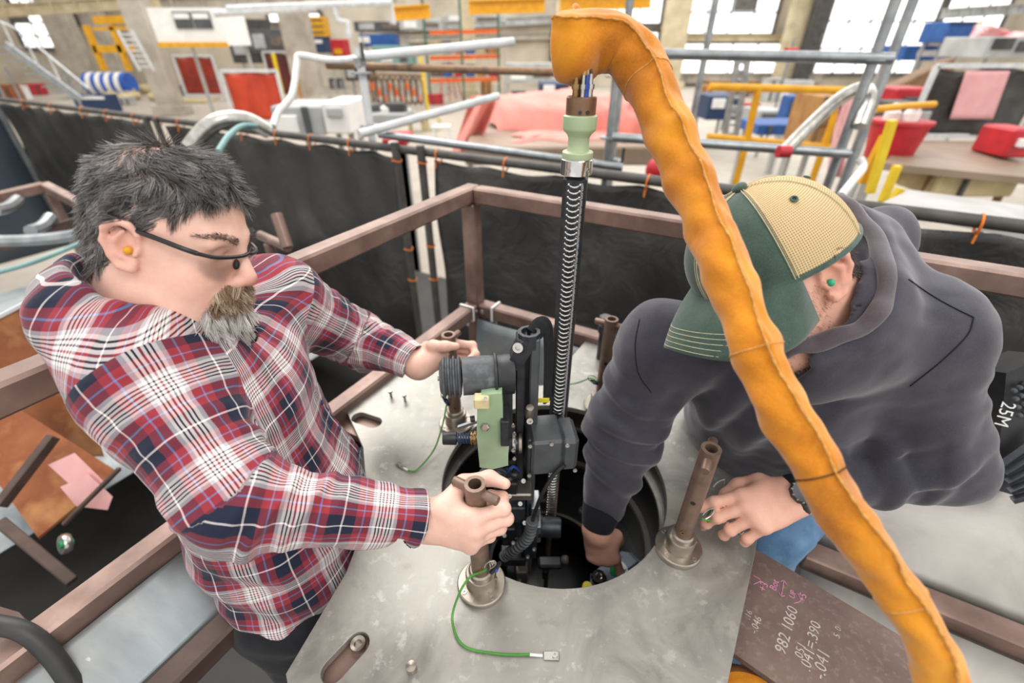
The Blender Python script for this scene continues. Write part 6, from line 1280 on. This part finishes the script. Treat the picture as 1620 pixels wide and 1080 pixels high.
for k, (a, b, yb) in enumerate((((622, 22), (680, 18), 24.), ((742, 12), (862, 8), 24.), ((886, 4), (1030, -1), 20.))):
    o = thing('crane_beam', up(*a, yb), ('short yellow crane beam above the pallet rack', 'yellow crane beam left of the sleeve at the top edge', 'yellow crane beam right above the leather sleeve')[k], 'crane beam')
    for dz in (-.22, .22): obj('beam_flange', MB().bar(up(*a, yb)+V(0, 0, dz), up(*b, yb)+V(0, 0, dz), .4, .06), 'yellow_paint', o)
    obj('beam_web', MB().bar(up(*a, yb), up(*b, yb), .06, .42), 'yellow_paint', o)
for k, (px0, px1, pt, pb, mt, yb) in enumerate(((632, 700, 30, 48, 'machine_grey', 30.), (700, 800, 24, 36, 'machine_grey', 31.6), (560, 640, 34, 50, 'machine_dark', 31.), (395, 455, 46, 84, 'machine_dark', 32.), (360, 420, 30, 100, 'steel_dark', 33.), (545, 585, 100, 128, 'steel_dark', 27.), (800, 880, 100, 132, 'machine_grey', 25.), (1120, 1200, 128, 150, 'wood_brown', 30.), (1225, 1285, 128, 160, 'machine_grey', 30.))):
    crate('machine', ('grey duct block over the rack', 'long grey duct above the rack beams', 'dark overhead unit left of the rack', 'dark machine behind the grey column', 'tall dark locker beside the white booth', 'dark machine behind the hose rack', 'pale machine left of the leather sleeve end', 'low brown crate row under the right windows', 'grey cabinet right of the brown crate row')[k], 'machine', px0, px1, pt, pb, mt, 1.2, yb, ((.1, .4, .2, .8, 'panel', 'machine_grey' if mt != 'machine_grey' else 'white_soft'), (.55, .9, .3, .7, 'panel', 'tool_mix')))
# pink tarpaulin heap and its platform
pt_ = thing('tarpaulin_heap', up(900, 240, 6.2), 'heap of folded salmon-pink tarpaulin behind the mast', 'tarpaulin')
def heap(px0, px1, pyt, pyb, y, dep, seed, nm='fold'):
    r_ = np.random.RandomState(seed); ph_ = r_.uniform(0, 6, 8); g = MB(); c0, c1 = up(px0, pyb, y), up(px1, pyb, y); zp_ = up(900, 232, 5.2)[2]+.005; ht = up((px0+px1)/2, pyt, y)[2]-zp_
    def fn(u, v):
        a = math.sin(math.pi*min(max(v, 0), 1))**.35*min(1, 14*u*(1-u)+.2); z_ = ht*a*(.86+.10*math.sin(u*9+ph_[0]+v*3)*math.sin(v*6+ph_[1])+.12*abs(math.sin(u*17+v*11+ph_[2])))
        return V(c0[0]+(c1[0]-c0[0])*u+.08*math.sin(v*9+ph_[3]), y+dep*v+.1*math.sin(u*14+ph_[4]), zp_+z_)
    g.grid(fn, 46, 18); return obj(nm, g, 'tarp_pink', pt_, 50)
heap(778, 1060, 153, 228, 6.2, 1.6, 1); heap(820, 1010, 216, 246, 5.5, .6, 4); heap(930, 1075, 160, 230, 5.9, .8, 3)
c_ = thing('tarpaulin_curtain', up(760, 245, 6.0), 'pink tarpaulin strip hanging from the cream diagonal tube', 'tarpaulin'); g = MB(); g.grid(lambda u, v: up((745+45*u)*(1-v)+(715+40*u)*v, 152+(244-152)*v, 6.0+.12*math.sin(u*9+v*2)), 18, 14); o = obj('strip', g, 'tarp_pink', c_, 60); solidify(o, .01)
tag(bx('platform', '', '', 735, 1060, 232, 262, 'table_steel', 3.2, 5.2)[0], 'brown steel platform below the pink tarpaulin heap', 'platform')
crate('bin', 'blue and white crates left of the leather sleeve', 'crate', 855, 900, 132, 156, 'blue_dark', 1., 11., ((.1, .5, .3, .9, 'panel', 'white_soft'),)); crate('box', 'small blue and red box on the floor before the tarpaulin', 'box', 733, 747, 192, 206, 'blue_paint', .3, 9., ((0, 1, 0, .3, 'band', 'red_paint'),))
crate('tool_box', 'red tool box just above the fence right of the white upright', 'tool box', 604, 642, 218, 234, 'red_paint', .4, 4.3, ((.3, .7, .3, .7, 'label', 'white_soft'),)); p = up(1042, 270, 3.6)
tag(obj('red_bag', MB().sph(p, (.10, .09, .11), 16, 10).tube(spline([p+V(-.05, 0, .09), p+V(0, 0, .15), p+V(.05, 0, .09)], 5), .012, 6), 'red_paint'), 'red bag hanging over the fence beside the leather sleeve', 'bag')
for k, (px, pb, pt2, mt, lb) in enumerate(((686, 205, 185, 'cream', 'small cream stool on the floor behind the rusty tube'), (700, 222, 200, 'white_soft', 'white carton beside the cream stool'), (660, 208, 190, 'pallet', 'low wooden trestle left of the cream stool'))):
    p = gp(px, pb); h_ = up(px, pt2, p[1])[2]-FZ; o = thing('stool', p, lb, 'stool' if k != 1 else 'carton'); obj('top', MB().box(p+V(0, 0, h_), (.55, .45, .08), None, .02), mt, o)
    for dx in (-.22, .22):
        for dy in (-.16, .16): obj('leg', MB().box(p+V(dx, dy, h_/2), (.07, .07, h_)), mt, o)
# --- right side
yr_ = thing('safety_rail', up(1230, 235, 6.5), 'yellow safety rail standing beyond the scaffold at right', 'guard rail')
for a, b in (((1122, 137), (1335, 143)), ((1120, 216), (1318, 234)), ((1200, 140), (1182, 220)), ((1335, 143), (1302, 236)), ((1318, 150), (1330, 226))): obj('rail_tube', MB().tube([up(*a, 6.5), up(*b, 6.5)], .045, 10), 'yellow_paint', yr_)
for px, py in ((1182, 220), (1302, 236)): p = up(px, py, 6.5); obj('foot', MB().cyl((p[0], p[1], FZ), p, .045, n=10), 'yellow_paint', yr_)
crate('bench', 'blue bench with clutter behind the yellow rail', 'bench', 1200, 1300, 197, 214, 'blue_paint', .9, 9., ((.15, .2, 0, 1, 'leg', 'machine_dark'), (.45, .5, 0, 1, 'leg', 'galv'))); crate('jack', 'blue hydraulic jack standing behind the yellow rail', 'jack', 1246, 1268, 152, 196, 'blue_paint', .4, 11., ((.3, .7, .9, 1.1, 'head', 'orange_paint'), (.1, .4, .1, .8, 'hose', 'machine_dark')))
crate('machine', 'blue machine with white hose left of the yellow rail', 'machine', 1120, 1170, 152, 190, 'blue_dark', 1.2, 14., ((.1, .5, .5, .9, 'panel', 'white_soft'), (.6, .9, .1, .5, 'panel', 'galv'))); crate('machine', 'grey low machine in the middle of the right bay', 'machine', 1200, 1245, 175, 198, 'machine_grey', 1., 12.4, ((.1, .6, .2, .8, 'panel', 'machine_dark'),))
ld = thing('ladder', up(1155, 225, 8.), 'aluminium ladder leaning behind the upper grey tube', 'ladder')
for k in (0, 1): obj('rail', MB().bar(up(1145+18*k, 222, 8.), up(1168+16*k, 88, 8.), .05, .08), 'galv', ld)
for t in np.linspace(.08, .92, 9): obj('rung', MB().cyl(up(1145+23*t, 222-134*t, 8.), up(1163+21*t, 222-134*t, 8.), .022, n=8), 'galv', ld)
for k, (px, py, pt2, yb, lb) in enumerate(((1100, 165, -10, 5., 'thin galvanised pole right of the sleeve top'), (990, 60, -30, 4.2, 'thin galvanised pole just behind the sleeve top'), (1395, 130, -30, 3.4, 'galvanised pole behind the right upright'), (1235, 140, 60, 14., 'galvanised stand pole before the wide cream column'))):
    p = up(px, py, yb); tag(obj('pole', MB().cyl((p[0], yb, FZ), (p[0], yb, up(px, pt2, yb)[2]), .03, n=10), 'galv'), lb, 'pole')
crate('crate', 'tan plywood crate behind the silver hose at right', 'crate', 1292, 1345, 152, 236, 'wood', .8, 7.4, ((0, 1, .45, .55, 'batten', 'wood_brown'), (0, .08, 0, 1, 'batten', 'wood_brown'), (.92, 1, 0, 1, 'batten', 'wood_brown')))
g = MB(); g.grid(lambda u, v: up(1330+22*u-(22-4*u)*v, 150+130*v, 4.6+.06*math.sin(u*8+v*4)), 12, 16); o = obj('hanging_sheet', g, 'sheet_pink', None, 60); solidify(o, .008); tag(o, 'pink sheet hanging beside the right scaffold upright', 'sheet')
wb2 = thing('waste_bin', up(1400, 250, 5.), 'red waste bin topped with white bottles right of the upright', 'bin'); p0_, p1_ = up(1372, 250, 5.), up(1432, 250, 5.); zt3 = up(1400, 195, 5.)[2]
obj('tub', MB().lathe(((p0_[0]+p1_[0])/2, 5., p0_[2]), ZA, [(0, 0), (.20, 0), (.25, zt3-p0_[2]), (.27, zt3-p0_[2]), (.27, zt3-p0_[2]+.03), (0, zt3-p0_[2]+.03)], 20), 'red_paint', wb2)
for k, (dx, dy) in enumerate(((-.12, 0), (.02, -.06), (.12, .05))): obj('bottle', MB().lathe(((p0_[0]+p1_[0])/2+dx, 5.+dy, zt3), ZA, [(0, 0), (.07, 0), (.07, .10), (.03, .14), (.03, .18), (0, .18)], 14), 'white_soft', wb2)
for k, (a, b) in enumerate((((1376, 305), (1412, 190)), ((1362, 290), (1400, 215)), ((1396, 318), (1420, 262)), ((1398, 340), (1425, 298)))):
    tag(obj('barrier_post', MB().bar(up(*a, 3.6+.1*k), up(*b, 3.6+.1*k), .05, .05), 'yellow_pale' if k != 1 else 'yellow_paint'), ('tall yellow barrier post right of the cap', 'amber barrier post nearest the right upright', 'short yellow barrier post right of the tall one', 'lowest yellow barrier post above the hood')[k], 'post', 'yellow barrier posts')
tag(obj('barrier_rail', MB().tube([up(1385, 173, 4.6), up(1430, 168, 4.8), up(1478, 165, 5.)], .03, 8), 'yellow_paint'), 'amber rail running right from the right upright', 'rail')
framed('work_screen', 'dark screen frame with pinned pink sheet at far right', 1455, 1640, 104, 228, 'tarp', 'galv_white', 6.4, .05, False, 'screen')
g = MB(); g.grid(lambda u, v: up(1528+70*u-(26+2*u)*v+0*u, 112+76*v, 6.30+.02*math.sin(u*9)), 10, 10); o = obj('pinned_sheet', g, 'sheet_pink', None, 60); solidify(o, .01); tag(o, 'pink sheet pinned on the dark screen at far right', 'sheet')
tbl = thing('work_table', up(1510, 280, 4.6), 'long brown steel work table on trestles at far right', 'table')
obj('top', MB().prism([up(1398, 258, 4.4), up(1640, 282, 4.2), up(1680, 225, 6.0), up(1430, 222, 5.9)], V(0, 0, -.06)), 'table_steel', tbl)
for px, py in ((1420, 262), (1480, 268), (1600, 275)): p = up(px, py, 4.5); obj('leg', MB().bar(p+V(0, 0, -.05), V(p[0]+.15, p[1]+.1, FZ), .06, .06), 'wood_brown', tbl)
crate('timber', 'pale timber block below the work table', 'timber', 1480, 1612, 275, 312, 'pallet', .5, 4.4, ((.3, .34, 0, 1, 'strap', 'machine_dark'),)); crate('tool_box', 'red box on the work table at the right edge', 'tool box', 1598, 1640, 205, 250, 'red_paint', .4, 4.8, ((.2, .8, .4, .7, 'label', 'white_soft'),))
crate('bin', 'bright blue bin high up at far right before the windows', 'bin', 1497, 1538, 34, 68, 'blue_paint', 1., 16., ((0, 1, .85, 1, 'rim', 'blue_dark'),)); crate('box', 'small amber box beside the blue bin', 'box', 1541, 1553, 34, 46, 'yellow_paint', .4, 17.3, ((.2, .8, .3, .7, 'label', 'white_soft'),))
crate('machine', 'grey machine with black top at far right edge', 'machine', 1560, 1640, 58, 92, 'machine_grey', 1.5, 14., ((.1, .5, .4, .95, 'panel', 'steel_dark'), (.6, .9, .3, .8, 'panel', 'machine_dark'))); pt2 = pt_
g = MB(); g.grid(lambda u, v: up(1530+110*u, 46+22*v-6*math.sin(u*6), 16.8+.3*math.sin(u*12+v*4)), 18, 8); o = obj('pink_cover', g, 'sheet_pink', None, 60); solidify(o, .03); tag(o, 'pale pink cover sheet over stock at the far right', 'sheet')
crate('stand', 'blue and white bench under the right window', 'bench', 1430, 1500, 72, 96, 'blue_paint', 1.2, 17., ((.3, 1, .3, .7, 'panel', 'white_soft'),)); tag(obj('timber_beam', MB().bar(up(1410, 152, 9.), up(1500, 108, 9.), .3, .35, bev=.02), 'wood_brown'), 'brown timber beam sloping behind the right upright', 'beam')
crate('car_part', 'red covered part below the timber beam', 'part', 1418, 1482, 140, 162, 'red_paint', .6, 7.6, ((.2, .8, .1, .4, 'panel', 'machine_dark'),)); crate('cart', 'dark cart with round gauges left of the dark screen', 'cart', 1430, 1475, 165, 200, 'steel_dark', .6, 6.0, ((.1, .35, .2, .7, 'gauge', 'galv'), (.55, .85, .2, .7, 'gauge', 'machine_grey')))
tag(obj('white_bench', MB().prism([up(1392, 322, 2.75), up(1640, 372, 2.6), up(1660, 330, 3.4), up(1440, 300, 3.4)], V(0, 0, -.04)), 'bench_pale'), 'pale bench top just beyond the fence at right', 'bench')
# --- black cable reel on the deck at the right edge, with its printed length
cr2 = thing('cable_reel', atd(1600, 720, .98), 'black plastic cable reel case marked 25M at the right edge', 'cable reel'); fx = nrm(atd(1640, 620, .95)-atd(1575, 760, 1.0)); 
A = [atd(1592, 590, .98), atd(1660, 560, .95), atd(1660, 800, .98), atd(1560, 770, 1.02), atd(1580, 720, 1.0)]; obj('case', MB().prism(A, V(.04, .10, -.06)), 'black_plastic', cr2)
for k in range(5): obj('slat', MB().bar(atd(1585+k*4, 735+k*14, .975), atd(1650, 690+k*22, .95), .012, .012), 'black_anod', cr2)
for i in range(4):
    for j in range(4): obj('grip_stud', MB().sph(atd(1604+i*9+j*3, 618+j*13-i*5, .965), .006, 8, 5), 'grey_box', cr2)
tx_ = nrm(atd(1597, 632, .96)-atd(1582, 672, .965)); nz_ = nrm(VC-atd(1590, 650, .96)); ty_ = np.cross(nz_, tx_); text('print', '25M', .030, atd(1589, 655, .955), np.array([-tx_, -ty_, nz_]).T, 'white_plastic', cr2)

# --- girders, trusses and stock that fill the hall
for k, (a, b, yb, h_, mt, lb) in enumerate((((-40, 20), (250, 2), 30., .5, 'column_cream', 'cream roof girder above the left windows'), ((600, 46), (885, 30), 37.8, .4, 'machine_grey', 'grey crane rail girder behind the pallet rack'), ((640, 62), (880, 56), 37.85, .35, 'column_paint', 'grey wall girder above the rusty tube'),
        ((1060, 60), (1300, 60), 37.75, .35, 'column_cream', 'cream sill beam under the upper right window'), ((1040, 124), (1300, 124), 37.8, .5, 'column_paint', 'grey wall beam below the right windows'), ((1490, 22), (1640, 12), 30., .4, 'machine_grey', 'grey crane girder at the top right corner'), ((255, 6), (640, -6), 24.6, .4, 'column_paint', 'long grey roof girder above the white booth'), ((1470, 84), (1640, 76), 20., .25, 'galv', 'galvanised rail above the far-right screen'))):
    o = thing('girder', up(*a, yb), lb, 'girder')
    for dz in (-h_/2, h_/2): obj('girder_flange', MB().bar(up(*a, yb)+V(0, 0, dz), up(*b, yb)+V(0, 0, dz), .3, .06), mt, o)
    obj('girder_web', MB().bar(up(*a, yb), up(*b, yb), .06, h_), mt, o)
    for t in np.linspace(.05, .95, 8): q = up(*a, yb)*(1-t)+up(*b, yb)*t; obj('stiffener', MB().box(q+V(0, -.06, 0), (.06, .2, h_*.95)), mt, o)
rng = random.Random(21)
CM = {'grey': 'machine_grey', 'white': 'white_soft', 'wooden': 'wood', 'black': 'steel_dark', 'red': 'red_paint', 'dark blue': 'blue_dark', 'pale': 'pallet', 'amber': 'yellow_paint', 'rusty': 'rust_sheet'}
for where, items in (('behind the fence near the silver stairs', (('white', 40, 158), ('red', 62, 150), ('rusty', 22, 160), ('grey', 205, 166))), ('on the open floor beyond the maroon screen', (('black', 535, 140), ('wooden', 470, 150), ('white', 555, 122), ('grey', 500, 150))),
                     ('on the floor near the orange step ladder', (('red', 690, 165), ('black', 842, 178), ('wooden', 770, 150), ('dark blue', 820, 165), ('grey', 650, 190))), ('on the floor behind the yellow safety rail', (('white', 1145, 205), ('grey', 1215, 160), ('red', 1180, 190), ('black', 1240, 205), ('wooden', 1110, 160))),
                     ('on the floor behind the dark screen at right', (('pale', 1500, 150), ('black', 1560, 140), ('red', 1600, 150), ('grey', 1450, 128)))):
    for k, (cn, px, py) in enumerate(items):
        p = gp(px, py); sc = rng.uniform(14, 24)*p[1]/FPX; h_ = sc*rng.uniform(.5, 1.2); a_ = rng.uniform(-.5, .5); o = thing('stock_crate', p, '%s crate %s' % (cn, where), 'crate', 'stock crates on the shop floor')
        obj('body', MB().box(p+V(0, 0, h_/2), (sc, sc*.7, h_), rz(a_), .02), CM[cn], o); obj('lid', MB().box(p+V(0, 0, h_+.03), (sc*1.04, sc*.74, .06), rz(a_)), CM[cn], o)
        for dx in (-.25, .25): obj('batten', MB().box(p+rz(a_)@V(dx*sc, -sc*.36, h_/2), (sc*.1, .05, h_*.9), rz(a_)), 'steel_dark' if cn != 'black' else 'machine_grey', o)
